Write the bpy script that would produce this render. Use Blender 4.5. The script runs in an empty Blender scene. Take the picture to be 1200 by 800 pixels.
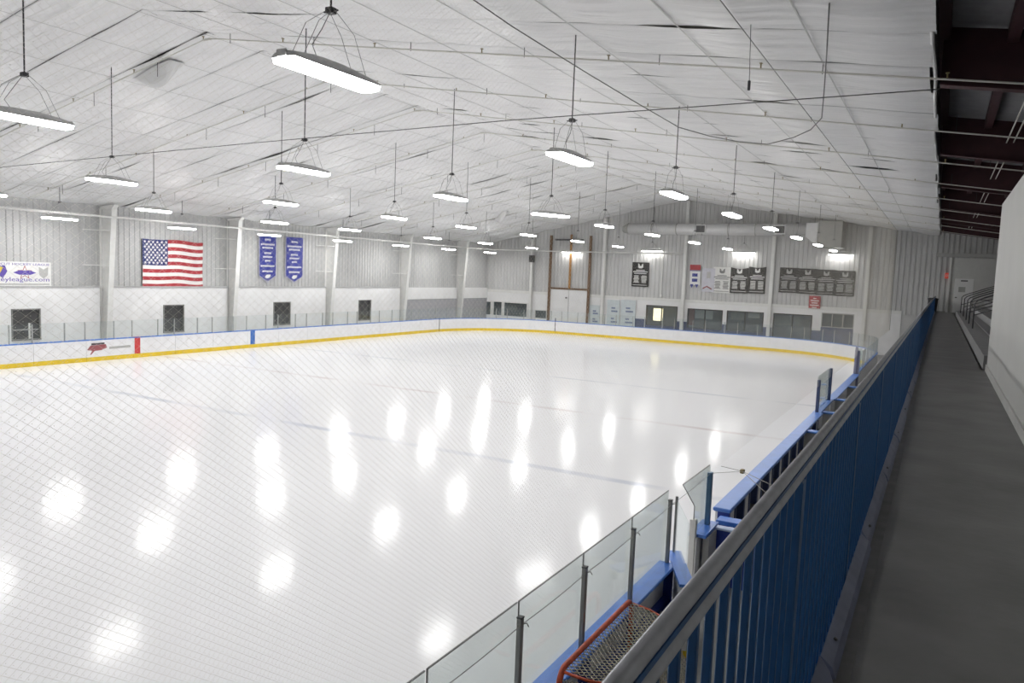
import bpy, math, random
import numpy as np
from mathutils import Vector, Matrix
random.seed(7)
PI = math.pi
SC = bpy.context.scene
COL = SC.collection

# ------------------------------------------------------------------ camera, world, exposure
YAW, PITCH, ROLL, FPX, H = math.radians(29), math.radians(5.2), math.radians(2.25), 900.0, 5.0
_f = Vector((-math.sin(YAW)*math.cos(PITCH), math.cos(YAW)*math.cos(PITCH), -math.sin(PITCH)))
_r0 = Vector((math.cos(YAW), math.sin(YAW), 0)); _u0 = _r0.cross(_f)
_r = _r0*math.cos(ROLL) + _u0*math.sin(ROLL); _u = -_r0*math.sin(ROLL) + _u0*math.cos(ROLL)
cd = bpy.data.cameras.new('camera'); cam = bpy.data.objects.new('camera', cd); COL.objects.link(cam)
cd.sensor_width = 36; cd.lens = 36*FPX/1200; cd.clip_start = 0.05; cd.clip_end = 300
M3 = Matrix((_r, _u, -_f)).transposed()
cam.matrix_world = Matrix.Translation((0, 0, H)) @ M3.to_4x4()
SC.camera = cam
w = bpy.data.worlds.new('world'); SC.world = w; w.use_nodes = True
w.node_tree.nodes['Background'].inputs[0].default_value = (0.5, 0.55, 0.6, 1)
w.node_tree.nodes['Background'].inputs[1].default_value = 0.05
SC.view_settings.view_transform = 'Standard'; SC.view_settings.look = 'None'
SC.view_settings.gamma = 1.0; SC.view_settings.use_curve_mapping = False
SC.view_settings.exposure = 0.70
LAMP = 44.0                      # radiance of the strip lights' diffusers
try: SC.cycles.use_denoising = True
except Exception: pass

def at(u, v, axis, val):         # where the sight line through a photo point meets a plane of the building
    d = _f*FPX + _r*(u-600) + _u*(400-v)
    o = H if axis == 2 else 0.0
    t = (val-o)/d[axis]
    return Vector((d.x*t, d.y*t, H + d.z*t))

# ------------------------------------------------------------------ materials
MATS = {}
def mat(name, col, rough=0.6, metal=0.0, noise=0.0, nscale=4.0, bump=0.0, bscale=30.0, emit=None, estr=0.0, stretch=(1,1,1), spec=0.5, col2=None, bdist=.02):
    if name in MATS: return MATS[name]
    m = bpy.data.materials.new(name); m.use_nodes = True; nt = m.node_tree; b = nt.nodes['Principled BSDF']
    b.inputs['Base Color'].default_value = (*col, 1); b.inputs['Roughness'].default_value = rough
    b.inputs['Metallic'].default_value = metal; b.inputs['Specular IOR Level'].default_value = spec
    tc = nt.nodes.new('ShaderNodeTexCoord'); mp = nt.nodes.new('ShaderNodeMapping'); mp.inputs['Scale'].default_value = stretch
    nt.links.new(tc.outputs['Object'], mp.inputs['Vector'])
    if noise > 0:
        n = nt.nodes.new('ShaderNodeTexNoise'); n.inputs['Scale'].default_value = nscale; n.inputs['Detail'].default_value = 6
        nt.links.new(mp.outputs['Vector'], n.inputs['Vector'])
        r = nt.nodes.new('ShaderNodeValToRGB'); e = r.color_ramp.elements
        c2 = col2 if col2 else tuple(max(0, c*(1-noise)) for c in col)
        e[0].position = 0.3; e[0].color = (*c2, 1); e[1].position = 0.7; e[1].color = (*[min(1, c*(1+noise*0.4)) for c in col], 1)
        nt.links.new(n.outputs['Fac'], r.inputs['Fac']); nt.links.new(r.outputs['Color'], b.inputs['Base Color'])
    if bump > 0:
        n2 = nt.nodes.new('ShaderNodeTexNoise'); n2.inputs['Scale'].default_value = bscale; n2.inputs['Detail'].default_value = 4
        nt.links.new(mp.outputs['Vector'], n2.inputs['Vector'])
        bp = nt.nodes.new('ShaderNodeBump'); bp.inputs['Strength'].default_value = bump; bp.inputs['Distance'].default_value = bdist
        nt.links.new(n2.outputs['Fac'], bp.inputs['Height']); nt.links.new(bp.outputs['Normal'], b.inputs['Normal'])
    if emit:
        b.inputs['Emission Color'].default_value = (*emit, 1); b.inputs['Emission Strength'].default_value = estr
    MATS[name] = m
    return m
def glass(name, tint=(0.93, 0.97, 0.96), alpha=0.12):
    m = bpy.data.materials.new(name); m.use_nodes = True; nt = m.node_tree
    nt.nodes.remove(nt.nodes['Principled BSDF'])
    tr = nt.nodes.new('ShaderNodeBsdfTransparent'); tr.inputs[0].default_value = (*tint, 1)
    gl = nt.nodes.new('ShaderNodeBsdfGlossy'); gl.inputs['Roughness'].default_value = 0.06; gl.inputs[0].default_value = (.9, .95, .95, 1)
    df = nt.nodes.new('ShaderNodeBsdfDiffuse'); df.inputs[0].default_value = (.62, .68, .68, 1)
    nz = nt.nodes.new('ShaderNodeTexNoise'); nz.inputs['Scale'].default_value = 2.5; nz.inputs['Detail'].default_value = 5
    mr = nt.nodes.new('ShaderNodeMapRange'); mr.inputs[3].default_value = alpha*0.6; mr.inputs[4].default_value = alpha*1.3
    nt.links.new(nz.outputs['Fac'], mr.inputs[0])
    m1 = nt.nodes.new('ShaderNodeMixShader'); nt.links.new(mr.outputs[0], m1.inputs[0])
    nt.links.new(tr.outputs[0], m1.inputs[1]); nt.links.new(df.outputs[0], m1.inputs[2])
    lw = nt.nodes.new('ShaderNodeLayerWeight'); lw.inputs[0].default_value = .5
    pw = nt.nodes.new('ShaderNodeMath'); pw.operation = 'POWER'; pw.inputs[1].default_value = 5; nt.links.new(lw.outputs['Facing'], pw.inputs[0])
    ml = nt.nodes.new('ShaderNodeMapRange'); ml.inputs[3].default_value = .03; ml.inputs[4].default_value = .6; nt.links.new(pw.outputs[0], ml.inputs[0])
    m2 = nt.nodes.new('ShaderNodeMixShader'); nt.links.new(ml.outputs[0], m2.inputs[0])
    nt.links.new(m1.outputs[0], m2.inputs[1]); nt.links.new(gl.outputs[0], m2.inputs[2])
    nt.links.new(m2.outputs[0], nt.nodes['Material Output'].inputs[0])
    MATS[name] = m
    return m

m_liner = mat('liner_vinyl', (.79, .79, .79), .30, noise=.05, nscale=.7, bump=1.0, bscale=1.8, stretch=(.16, 2.6, 1), bdist=.07)
m_strap = mat('strap_grey', (.56, .56, .55), .5, noise=.1)
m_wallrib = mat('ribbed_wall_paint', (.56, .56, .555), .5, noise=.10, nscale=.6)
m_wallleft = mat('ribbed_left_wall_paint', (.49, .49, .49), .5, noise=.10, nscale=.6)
m_wallwhite = mat('white_wall_panel', (.82, .82, .82), .5, noise=.06, nscale=1.2)
m_offwhite = mat('column_paint', (.76, .76, .74), .5, noise=.06)
m_board = mat('board_plastic', (.86, .86, .87), .32, noise=.05, nscale=2.5)
m_yellow = mat('kick_yellow', (.86, .62, .04), .35, noise=.12)
m_cap = mat('cap_blue', (.10, .24, .66), .35, noise=.10)
m_capnear = mat('cap_blue_bright', (.07, .22, .72), .35, noise=.12, nscale=6)
m_red = mat('marker_red', (.62, .06, .06), .4, noise=.1)
m_bluem = mat('marker_blue', (.06, .18, .55), .4, noise=.1)
m_alu = mat('post_aluminium', (.30, .30, .29), .4, .5, noise=.12)
m_galv = mat('galvanised_rail', (.50, .51, .545), .36, .25, noise=.16, nscale=18)
m_picket = mat('picket_blue', (.012, .085, .24), .40, noise=.18, nscale=8)
m_toe = mat('toe_plate_paint', (.15, .17, .26), .55, noise=.25, nscale=7)
m_conc = mat('concrete_grey', (.30, .30, .30), .8, noise=.2, nscale=1.5, bump=.3)
m_walk = mat('walkway_paint', (.165, .163, .160), .48, noise=.28, nscale=1.7, bump=.15, bscale=12)
m_rightwall = mat('painted_board_wall', (.52, .52, .50), .6, noise=.04, nscale=1.2)
m_steelred = mat('red_oxide_steel', (.060, .020, .024), .6, noise=.2)
m_deck = mat('roof_deck_grey', (.30, .30, .31), .6, noise=.15)
m_pipe = mat('sprinkler_pipe_paint', (.68, .67, .62), .45, noise=.12)
m_brass = mat('brass_head', (.30, .24, .12), .4, .6, noise=.1)
m_dark = mat('dark_steel', (.08, .08, .085), .5, .3, noise=.15)
m_cable = mat('cable_grey', (.15, .15, .15), .6, noise=.1)
m_house = mat('lamp_housing', (.55, .55, .55), .4, .2, noise=.08)
m_lamp = mat('lamp_diffuser', (.9, .9, .9), .5, emit=(1, .99, .97), estr=LAMP)
m_lampdim = mat('lamp_diffuser_dim', (.9, .9, .9), .5, emit=(1, .98, .94), estr=LAMP*.22)
m_glass = glass('shield_glass', (.93, .96, .955), .10)
m_edge = mat('glass_edge_grey', (.16, .17, .17), .4, noise=.1)
m_glassfar = glass('shield_glass_far', (.97, .985, .985), .012)
m_wglass = glass('window_glass', (.85, .9, .92), .06)
m_net = mat('net_twine', (.60, .58, .53), .8, noise=.1)
def twine(name, col):
    m = bpy.data.materials.new(name); m.use_nodes = True; nt = m.node_tree; nt.nodes.remove(nt.nodes['Principled BSDF'])
    d = nt.nodes.new('ShaderNodeBsdfDiffuse'); t = nt.nodes.new('ShaderNodeBsdfTranslucent'); x = nt.nodes.new('ShaderNodeMixShader'); x.inputs[0].default_value = .5
    n = nt.nodes.new('ShaderNodeTexNoise'); n.inputs['Scale'].default_value = 3; r = nt.nodes.new('ShaderNodeValToRGB'); e = r.color_ramp.elements
    e[0].color = (*[c*.85 for c in col], 1); e[1].color = (*col, 1); nt.links.new(n.outputs['Fac'], r.inputs['Fac'])
    for q in (d, t): nt.links.new(r.outputs['Color'], q.inputs[0])
    nt.links.new(d.outputs[0], x.inputs[1]); nt.links.new(t.outputs[0], x.inputs[2]); nt.links.new(x.outputs[0], nt.nodes['Material Output'].inputs[0]); return m
m_net = twine('net_nylon', (.86, .83, .76))
m_rope = mat('rope_grey', (.30, .30, .28), .8, noise=.15)
m_black = mat('banner_black', (.035, .033, .033), .7, noise=.15)
m_white = mat('print_white', (.80, .80, .78), .7, noise=.04)
m_grey = mat('print_grey', (.45, .45, .44), .7, noise=.06)
m_bban = mat('banner_blue', (.05, .06, .30), .7, noise=.12)
m_navy = mat('navy_paint', (.05, .075, .17), .5, noise=.12)
m_rust = mat('rusty_track', (.20, .12, .07), .6, .2, noise=.3)
m_oran = mat('orange_rail', (.45, .22, .06), .6, noise=.25)
m_goalred = mat('goal_frame_red', (.62, .10, .04), .4, noise=.3, nscale=14)
m_goalnet = mat('goal_twine', (.62, .58, .48), .85, noise=.12)
m_duct = mat('duct_white', (.66, .66, .66), .35, .2, noise=.06)
m_unit = mat('heater_grey', (.36, .36, .34), .45, .2, noise=.1)
m_dglass = mat('dark_window_mesh', (.07, .07, .07), .35, noise=.3, nscale=3)
m_room = mat('lobby_paint', (.34, .36, .40), .7, noise=.15)
m_star = mat('flag_white', (.80, .78, .76), .8, noise=.05)
m_fred = mat('flag_red', (.42, .05, .06), .8, noise=.12)
m_fblue = mat('flag_blue', (.035, .045, .16), .8, noise=.1)
m_purple = mat('logo_purple', (.12, .08, .38), .6, noise=.1)
m_lred = mat('logo_red', (.38, .12, .13), .6, noise=.1)
m_warm = mat('lobby_lamp', (.9, .8, .6), .5, emit=(1, .78, .45), estr=1.6)
m_exit = mat('exit_red', (.5, .08, .06), .5, emit=(1, .15, .1), estr=.12)
m_seat = mat('bleacher_alu', (.30, .30, .31), .4, .4, noise=.12)
m_bin = mat('bin_black', (.02, .02, .022), .5, noise=.2)
m_navyface = mat('bench_partition_blue', (.012, .04, .30), .4, noise=.15)

# ------------------------------------------------------------------ mesh builder
class MB:
    def __init__(s): s.v = []; s.f = []
    def quad(s, a, b, c, d):
        n = len(s.v); s.v += [tuple(a), tuple(b), tuple(c), tuple(d)]; s.f.append((n, n+1, n+2, n+3)); return s
    def poly(s, pts):
        n = len(s.v); s.v += [tuple(p) for p in pts]; s.f.append(tuple(range(n, n+len(pts)))); return s
    def box(s, x0, x1, y0, y1, z0, z1):
        n = len(s.v)
        s.v += [(x, y, z) for z in (z0, z1) for y in (y0, y1) for x in (x0, x1)]
        for f in ((0, 2, 3, 1), (4, 5, 7, 6), (0, 1, 5, 4), (2, 6, 7, 3), (0, 4, 6, 2), (1, 3, 7, 5)): s.f.append(tuple(n+i for i in f))
        return s
    def bbox(s, x0, x1, y0, y1, z0, z1, c=.006):          # box with chamfered vertical outline and top
        n = len(s.v); c = min(c, (x1-x0)/3, (y1-y0)/3, (z1-z0)/3)
        rings = []
        for z, i in ((z0, c), (z0+c, 0), (z1-c, 0), (z1, c)):
            k = c
            a0, a1, b0, b1 = x0+i, x1-i, y0+i, y1-i
            rings.append([(a0+k, b0, z), (a1-k, b0, z), (a1, b0+k, z), (a1, b1-k, z), (a1-k, b1, z), (a0+k, b1, z), (a0, b1-k, z), (a0, b0+k, z)])
        for r in rings: s.v += r
        for j in range(3):
            for i in range(8):
                s.f.append((n+j*8+i, n+j*8+(i+1) % 8, n+(j+1)*8+(i+1) % 8, n+(j+1)*8+i))
        s.f.append(tuple(n+7-i for i in range(8))); s.f.append(tuple(n+24+i for i in range(8)))
        return s
    def prism(s, ring, off, caps=True):                    # ring of points extruded by a vector
        n = len(s.v); k = len(ring); o = Vector(off)
        s.v += [tuple(p) for p in ring]; s.v += [tuple(Vector(p)+o) for p in ring]
        for i in range(k): s.f.append((n+i, n+(i+1) % k, n+k+(i+1) % k, n+k+i))
        if caps: s.f.append(tuple(n+k-1-i for i in range(k))); s.f.append(tuple(n+k+i for i in range(k)))
        return s
    def tube(s, pts, r, k=6, caps=True):
        pts = [Vector(p) for p in pts]; n = len(s.v); rr = r if isinstance(r, (list, tuple)) else [r]*len(pts)
        ref = None
        for i, p in enumerate(pts):
            d = (pts[min(i+1, len(pts)-1)] - pts[max(i-1, 0)]).normalized()
            if ref is None:
                ref = Vector((0, 0, 1)) if abs(d.z) < .9 else Vector((1, 0, 0))
            a = d.cross(ref).normalized(); b = d.cross(a).normalized(); ref = -b if b.dot(ref) < 0 else b
            for j in range(k):
                t = 2*PI*(j+.5)/k; s.v.append(tuple(p + a*(math.cos(t)*rr[i]) + ref*(math.sin(t)*rr[i])))
        for i in range(len(pts)-1):
            for j in range(k):
                s.f.append((n+i*k+j, n+i*k+(j+1) % k, n+(i+1)*k+(j+1) % k, n+(i+1)*k+j))
        if caps: s.f.append(tuple(n+k-1-j for j in range(k))); s.f.append(tuple(n+(len(pts)-1)*k+j for j in range(k)))
        return s
    def mesh(s, name, m, off=(0, 0, 0), smooth=False):
        me = bpy.data.meshes.new(name)
        v = [(a-off[0], b-off[1], c-off[2]) for a, b, c in s.v]
        me.from_pydata(v, [], s.f); me.materials.append(m)
        if smooth: me.polygons.foreach_set('use_smooth', [True]*len(me.polygons))
        me.update(); return me
def link(name, me, parent=None, loc=(0, 0, 0)):
    o = bpy.data.objects.new(name, me); COL.objects.link(o); o.location = loc
    if parent: o.parent = parent
    return o
def tag(o, label=None, cat=None, group=None, kind=None):
    if label: o['label'] = label
    if cat: o['category'] = cat
    if group: o['group'] = group
    if kind: o['kind'] = kind
    return o
class Thing:
    def __init__(s, name, label, cat, loc=(0, 0, 0), group=None, kind=None):
        s.loc = tuple(loc); s.o = link(name, None, None, loc); tag(s.o, label, cat, group, kind); s.o.empty_display_size = .1
    def part(s, name, mb, m, parent=None, label=None, smooth=False, kind=None):
        o = link(name, mb.mesh(name, m, s.loc, smooth), parent or s.o)
        if label: o['label'] = label
        if kind: o['kind'] = kind
        return o
    def text(s, body, m, origin, ux, uy, width=None, height=.2, parent=None, name='lettering', align='CENTER'):
        cu = bpy.data.curves.new('txt', 'FONT'); cu.body = body; cu.align_x = align; cu.align_y = 'CENTER'; cu.size = 1.0; cu.extrude = .01; cu.resolution_u = 2
        t = bpy.data.objects.new('txt', cu); COL.objects.link(t); dg = bpy.context.evaluated_depsgraph_get(); dg.update()
        me = bpy.data.meshes.new_from_object(t.evaluated_get(dg)); bpy.data.objects.remove(t); bpy.data.curves.remove(cu)
        xs = [v.co.x for v in me.vertices]; ys = [v.co.y for v in me.vertices]
        wx = max(xs)-min(xs); hy = max(ys)-min(ys); sx = (width/wx) if width else height/hy; sy = height/hy
        cx = (max(xs)+min(xs))/2; cy = (max(ys)+min(ys))/2
        O = Vector(origin)-Vector(s.loc); ux = Vector(ux).normalized(); uy = Vector(uy).normalized(); uz = ux.cross(uy)
        for v in me.vertices: v.co = O + ux*((v.co.x-cx)*sx) + uy*((v.co.y-cy)*sy) + uz*(v.co.z*.4)
        me.name = name; me.materials.clear(); me.materials.append(m)
        return link(name, me, parent or s.o)
def single(name, mb, m, label=None, cat=None, group=None, kind=None, smooth=False, loc=(0, 0, 0)):
    o = link(name, mb.mesh(name, m, loc, smooth), None, loc); tag(o, label, cat, group, kind); return o
def struct(name, mb, m, smooth=False): return single(name, mb, m, kind='structure', smooth=smooth)
def child(parent, name, mb, m, smooth=False, kind=None, label=None):
    o = link(name, mb.mesh(name, m, (0, 0, 0), smooth), parent)
    if kind: o['kind'] = kind
    if label: o['label'] = label
    return o
def dup(o, parent=None):
    c = o.copy(); COL.objects.link(c); c.parent = parent
    for ch in list(o.children): dup(ch, c)
    return c

# ------------------------------------------------------------------ dimensions of the building (metres)
RX, RZ, SR, SL = -18.64, 11.36, .145, .205          # ridge line and the two roof slopes
XL, YB, YF = -37.4, 62.0, -13.0                      # left wall, back wall, wall behind the camera
BX0, BX1, BY1, BR, BH = -34.75, -3.15, 57.6, 7.4, 1.04   # inner faces of the rink boards, corner radius, height
WZ = 3.4                                             # walkway level
LEX = -.42                                           # edge of the roof liner
NX = -3.06                                           # safety net plane
def roofz(x): return RZ - SR*(x-RX) if x > RX else RZ + SL*(x-RX)

# ------------------------------------------------------------------ ground, ice, walkway
floor = struct('floor', MB().box(XL-.3, 9, YF, YB+7, -.3, -.02), m_conc)
def ice_material():
    m = bpy.data.materials.new('ice'); m.use_nodes = True; nt = m.node_tree; b = nt.nodes['Principled BSDF']
    b.inputs['Specular IOR Level'].default_value = .13; b.inputs['IOR'].default_value = 1.31
    tc = nt.nodes.new('ShaderNodeTexCoord')
    sp = nt.nodes.new('ShaderNodeSeparateXYZ'); nt.links.new(tc.outputs['Object'], sp.inputs[0])
    n = nt.nodes.new('ShaderNodeTexNoise'); n.inputs['Scale'].default_value = .35; n.inputs['Detail'].default_value = 8; nt.links.new(tc.outputs['Object'], n.inputs['Vector'])
    r = nt.nodes.new('ShaderNodeMapRange'); r.inputs[3].default_value = .10; r.inputs[4].default_value = .16
    nt.links.new(n.outputs['Fac'], r.inputs[0]); nt.links.new(r.outputs[0], b.inputs['Roughness'])
    base = nt.nodes.new('ShaderNodeRGB'); base.outputs[0].default_value = (.83, .83, .845, 1)
    prev = base.outputs[0]
    for y, hw, col in ((17.45, .15, (.50, .53, .62, 1)), (25.4, .15, (.60, .52, .53, 1)), (33.3, .15, (.52, .55, .62, 1)), (52.3, .04, (.62, .5, .5, 1))):
        s1 = nt.nodes.new('ShaderNodeMath'); s1.operation = 'SUBTRACT'; s1.inputs[1].default_value = y; nt.links.new(sp.outputs['Y'], s1.inputs[0])
        a = nt.nodes.new('ShaderNodeMath'); a.operation = 'ABSOLUTE'; nt.links.new(s1.outputs[0], a.inputs[0])
        mr = nt.nodes.new('ShaderNodeMapRange'); mr.inputs[1].default_value = hw*1.5; mr.inputs[2].default_value = hw*.6; mr.inputs[3].default_value = 0; mr.inputs[4].default_value = 1
        nt.links.new(a.outputs[0], mr.inputs[0])
        mu = nt.nodes.new('ShaderNodeMath'); mu.operation = 'MULTIPLY'; nt.links.new(mr.outputs[0], mu.inputs[0])
        nn = nt.nodes.new('ShaderNodeMapRange'); nn.inputs[1].default_value = .42; nn.inputs[2].default_value = .62; nn.inputs[3].default_value = .05; nn.inputs[4].default_value = .75
        nt.links.new(n.outputs['Fac'], nn.inputs[0]); nt.links.new(nn.outputs[0], mu.inputs[1])
        mx = nt.nodes.new('ShaderNodeMix'); mx.data_type = 'RGBA'; nt.links.new(mu.outputs[0], mx.inputs[0]); nt.links.new(prev, mx.inputs[6]); mx.inputs[7].default_value = col
        prev = mx.outputs[2]
    nt.links.new(prev, b.inputs['Base Color'])
    n2 = nt.nodes.new('ShaderNodeTexNoise'); n2.inputs['Scale'].default_value = 1.3; n2.inputs['Detail'].default_value = 4; nt.links.new(tc.outputs['Object'], n2.inputs['Vector'])
    bp = nt.nodes.new('ShaderNodeBump'); bp.inputs['Strength'].default_value = .06; bp.inputs['Distance'].default_value = .03
    nt.links.new(n2.outputs['Fac'], bp.inputs['Height']); nt.links.new(bp.outputs['Normal'], b.inputs['Normal'])
    return m
m_ice = ice_material()
def rink_outline(inset=0.0, y0=-11.0, k=10):
    x0, x1, y1, r = BX0+inset, BX1-inset, BY1-inset, BR-inset
    p = [(x0, y0)]
    for i in range(k+1):
        a = PI - i*PI/2/k; p.append((x0+r+r*math.cos(a), y1-r+r*math.sin(a)))
    for i in range(k+1):
        a = PI/2 - i*PI/2/k; p.append((x1-r+r*math.cos(a), y1-r+r*math.sin(a)))
    p.append((x1, y0))
    return p
ice = single('ice_sheet', MB().prism([(x, y, -.03) for x, y in reversed(rink_outline(-.06))], (0, 0, .03)), m_ice, kind='structure')

walk = struct('floor_walkway', MB().box(-.40, .9, -6, 18, WZ-.2, WZ).box(-.40, .8, 18, YB, WZ-.2, WZ), m_walk)
child(walk, 'floor_edge_strip', MB().box(-.262, -.20, -6, YB, WZ, WZ+.004), mat('edge_strip_worn', (.15, .145, .14), .5, noise=.35, nscale=5))
struct('wall_walkway_base', MB().box(-.37, -.25, -6, YB, -.02, WZ-.2), m_conc)

# ------------------------------------------------------------------ roof liner (ceiling) in strips, straps, torn pockets
def liner_strip(y0, y1, x0, x1, seed):                   # vinyl sheet sagging between straps, wrinkled along its length, edges lapped up
    rng = random.Random(seed); ny = 30; nx = max(8, int(abs(x1-x0)/.52))
    W = [(rng.uniform(0, 6.28), rng.uniform(.5, 1.2), rng.uniform(2.5, 7), rng.uniform(-.35, .35), rng.uniform(.2, .6)) for _ in range(5)]
    a1 = rng.uniform(.05, .10); lip = rng.uniform(.08, .16); g0 = rng.uniform(.004, .02); dl = rng.choice((.02, .035, .05, .08)); gp = rng.uniform(0, 6)
    mb = MB()
    for i in range(nx+1):
        x = x0+(x1-x0)*i/nx
        sx = abs(math.sin(PI*(x-RX)/2.06)); sx2 = .35+.65*sx
        gap = .003+g0*(.5+.5*math.sin(x*.75+gp))**2
        for j in range(ny+1):
            t = j/ny; y = y0+(y1-y0)*t; e = min(1, 8*t*(1-t))
            z = -a1*math.sin(PI*t)*sx2 - .018*sx*e
            for (p, am, fr, dr, ab) in W:
                q = math.sin(p+fr*2*PI*t+dr*(x-x0)+.4*math.sin(x*ab+p)); z += .014*am*(1-2*abs(q)**.8)*e*sx2
            yy = y
            z -= dl*(.5+.5*math.sin(x*.55+gp))*(.6+.4*math.sin(x*1.9+seed))*math.exp(-(y-y0)/.16)
            if j == ny: z += lip*.5
            if j == 0: yy += gap
            if j == ny: yy -= gap
            if j == 1: yy = y0+gap+.012
            if j == ny-1: yy = y1-gap-.012
            mb.v.append((x, yy, roofz(x)+z+.035))
    for i in range(nx):
        for j in range(ny):
            a = i*(ny+1)+j; mb.f.append((a, a+1, a+ny+2, a+ny+1))
    return mb
ceiling = struct('ceiling', MB().quad((XL-.2, YF, roofz(XL)+1.05), (XL-.2, YB, roofz(XL)+1.05), (RX, YB, RZ+1.05), (RX, YF, RZ+1.05))
                 .quad((RX, YF, RZ+1.05), (RX, YB, RZ+1.05), (9, YB, roofz(9)+1.05), (9, YF, roofz(9)+1.05)), m_deck)
y = -12.8; n = 0
while y < YB-.2:
    y1 = min(y+2.0, YB)
    child(ceiling, 'liner_panel', liner_strip(y, y1, XL, RX, n*2+1), m_liner, True)
    child(ceiling, 'liner_panel', liner_strip(y, y1, RX, LEX+.06*math.sin(n*1.7), n*2+2), m_liner, True)
    y = y1; n += 1
k = -18
xs = [RX + 2.06*i for i in range(-9, 9)]
for x in xs:
    if XL+.3 < x < LEX-.2:
        z = roofz(x)-.062
        child(ceiling, 'strap', MB().box(x-.012, x+.012, -12, YB, z, z+.006), m_strap)
# rolled liner edge beside the open roof
edge = MB()
edge.tube([(LEX+.025*math.sin(yy*.5)+.008*math.sin(yy*1.7), yy, roofz(LEX)+.0+.015*math.sin(yy*.7)) for yy in np.arange(-12, YB, .5)], .03, 8)
child(ceiling, 'liner_edge', edge, m_liner, True)
# open roof framing over the walkway
for yf in (-.3, 8.0, 16.3, 24.6, 32.4, 40.9, 49.5, 57.8):
    z0, z1 = roofz(LEX), roofz(8.9)
    rf = MB().prism([(LEX+.1, yf, z0-.02), (8.9, yf, z1-.02), (8.9, yf, z1+1.0), (LEX+.1, yf, z0+1.0)], (0, .02, 0))
    rf.prism([(LEX+.1, yf-.12, z0-.05), (8.9, yf-.12, z1-.05), (8.9, yf-.12, z1-.02), (LEX+.1, yf-.12, z0-.02)], (0, .26, 0))
    child(ceiling, 'rafter', rf, m_steelred)
for x in (-.3, .75, 2.2, 3.7, 5.2, 6.7, 8.2):
    z = roofz(x)+.78
    child(ceiling, 'purlin', MB().box(x-.09, x+.09, -12, YB, z, z+.25), m_steelred)

# ------------------------------------------------------------------ walls
def ribbed(axis, c, a0, a1, z0, ztop, face, pitch=.305, depth=.03):
    mb = MB(); prof = []; a = a0
    while a < a1-1e-6:
        for da, d in ((0, 0), (.20, 0), (.225, depth), (.28, depth)):
            if a+da < a1: prof.append((a+da, d))
        a += pitch
    prof.append((a1, 0))
    for i, (p, d) in enumerate(prof):
        q = c+face*d; zt = ztop(p) if callable(ztop) else ztop
        mb.v += [(q, p, z0), (q, p, zt)] if axis == 0 else [(p, q, z0), (p, q, zt)]
    for i in range(len(prof)-1): mb.f.append((2*i, 2*i+2, 2*i+3, 2*i+1))
    return mb
def holes(axis, c0, c1, a0, a1, z0, z1, ops):          # wall slab as blocks around its openings
    mb = MB(); ops = sorted(ops); a = a0
    def blk(p, q, r, s):
        if q-p > 1e-4 and s-r > 1e-4:
            mb.box(c0, c1, p, q, r, s) if axis == 0 else mb.box(p, q, c0, c1, r, s)
    for (p, q, r, s) in ops:
        blk(a, p, z0, z1); blk(p, q, z0, r); blk(p, q, s, z1); a = q
    blk(a, a1, z0, z1); return mb
PZ = 3.40
wl = struct('wall_left', MB().box(XL-.35, XL-.25, YF, YB+.3, -.02, roofz(XL)+1.0), m_wallrib)
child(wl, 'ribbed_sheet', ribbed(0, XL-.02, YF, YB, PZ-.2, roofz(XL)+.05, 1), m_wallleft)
FR = [-.3, 8.0, 16.2, 24.15, 32.1, 40.5, 48.9, 57.1]
WINL = [((14, 363), (47, 397)), ((192, 358), (215, 388)), ((321, 354.5), (339.5, 380)), ((420.5, 352), (434, 374.5))]
wins = []
for (a, b) in WINL:
    pa, pb = at(a[0], a[1], 0, XL+.2), at(b[0], b[1], 0, XL+.2)
    wins.append((pa.y, pb.y, (pb.z+at(b[0], b[1]-1, 0, XL+.2).z)/2, pa.z))
for i in range(len(FR)-1):
    y0, y1 = FR[i]+.28, FR[i+1]-.28
    if i == 6: continue
    ops = [o for o in wins if y0 < o[0] < y1]
    child(wl, 'wall_panel', holes(0, XL, XL+.2, y0, y1, -.02, PZ, ops), m_wallwhite)
    child(wl, 'panel_ledge', MB().box(XL, XL+.26, y0-.04, y1+.04, PZ, PZ+.05), mat('ledge_grey', (.5, .5, .5), .5, noise=.1))
# last bay: white band above a grey lower wall
child(wl, 'wall_panel', MB().box(XL, XL+.2, FR[6]+.28, FR[7]-.28, 2.45, PZ), m_wallwhite)
child(wl, 'grey_wall_panel', MB().box(XL, XL+.16, FR[6]+.28, FR[7]-.28, -.02, 2.45), mat('grey_panel', (.42, .42, .44), .5, noise=.12))
child(wl, 'wall_panel', MB().box(XL, XL+.2, FR[7]+.28, YB, 2.45, PZ), m_wallwhite)
child(wl, 'grey_wall_panel', MB().box(XL, XL+.16, FR[7]+.28, YB, -.02, 2.45), MATS['grey_panel'])
for i, (y0, y1, z0, z1) in enumerate(wins):
    wf = struct('window_%d' % (i+1), MB().box(XL, XL+.23, y0-.04, y0+.02, z0-.03, z1+.04).box(XL, XL+.23, y1-.02, y1+.04, z0-.03, z1+.04)
                .box(XL, XL+.23, y0, y1, z1-.02, z1+.04).box(XL, XL+.25, y0-.04, y1+.04, z0-.05, z0+.02), m_alu)
    child(wf, 'pane', MB().box(XL+.10, XL+.115, y0, y1, z0, z1), m_dglass)
    if i == 0:
        child(wf, 'inner_rail', MB().box(XL+.12, XL+.15, y0, y1, z0+.42, z0+.47), m_grey)
        child(wf, 'inner_bar', MB().box(XL+.12, XL+.15, y0+.75, y0+.83, z0, z0+.75), m_white)
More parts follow.
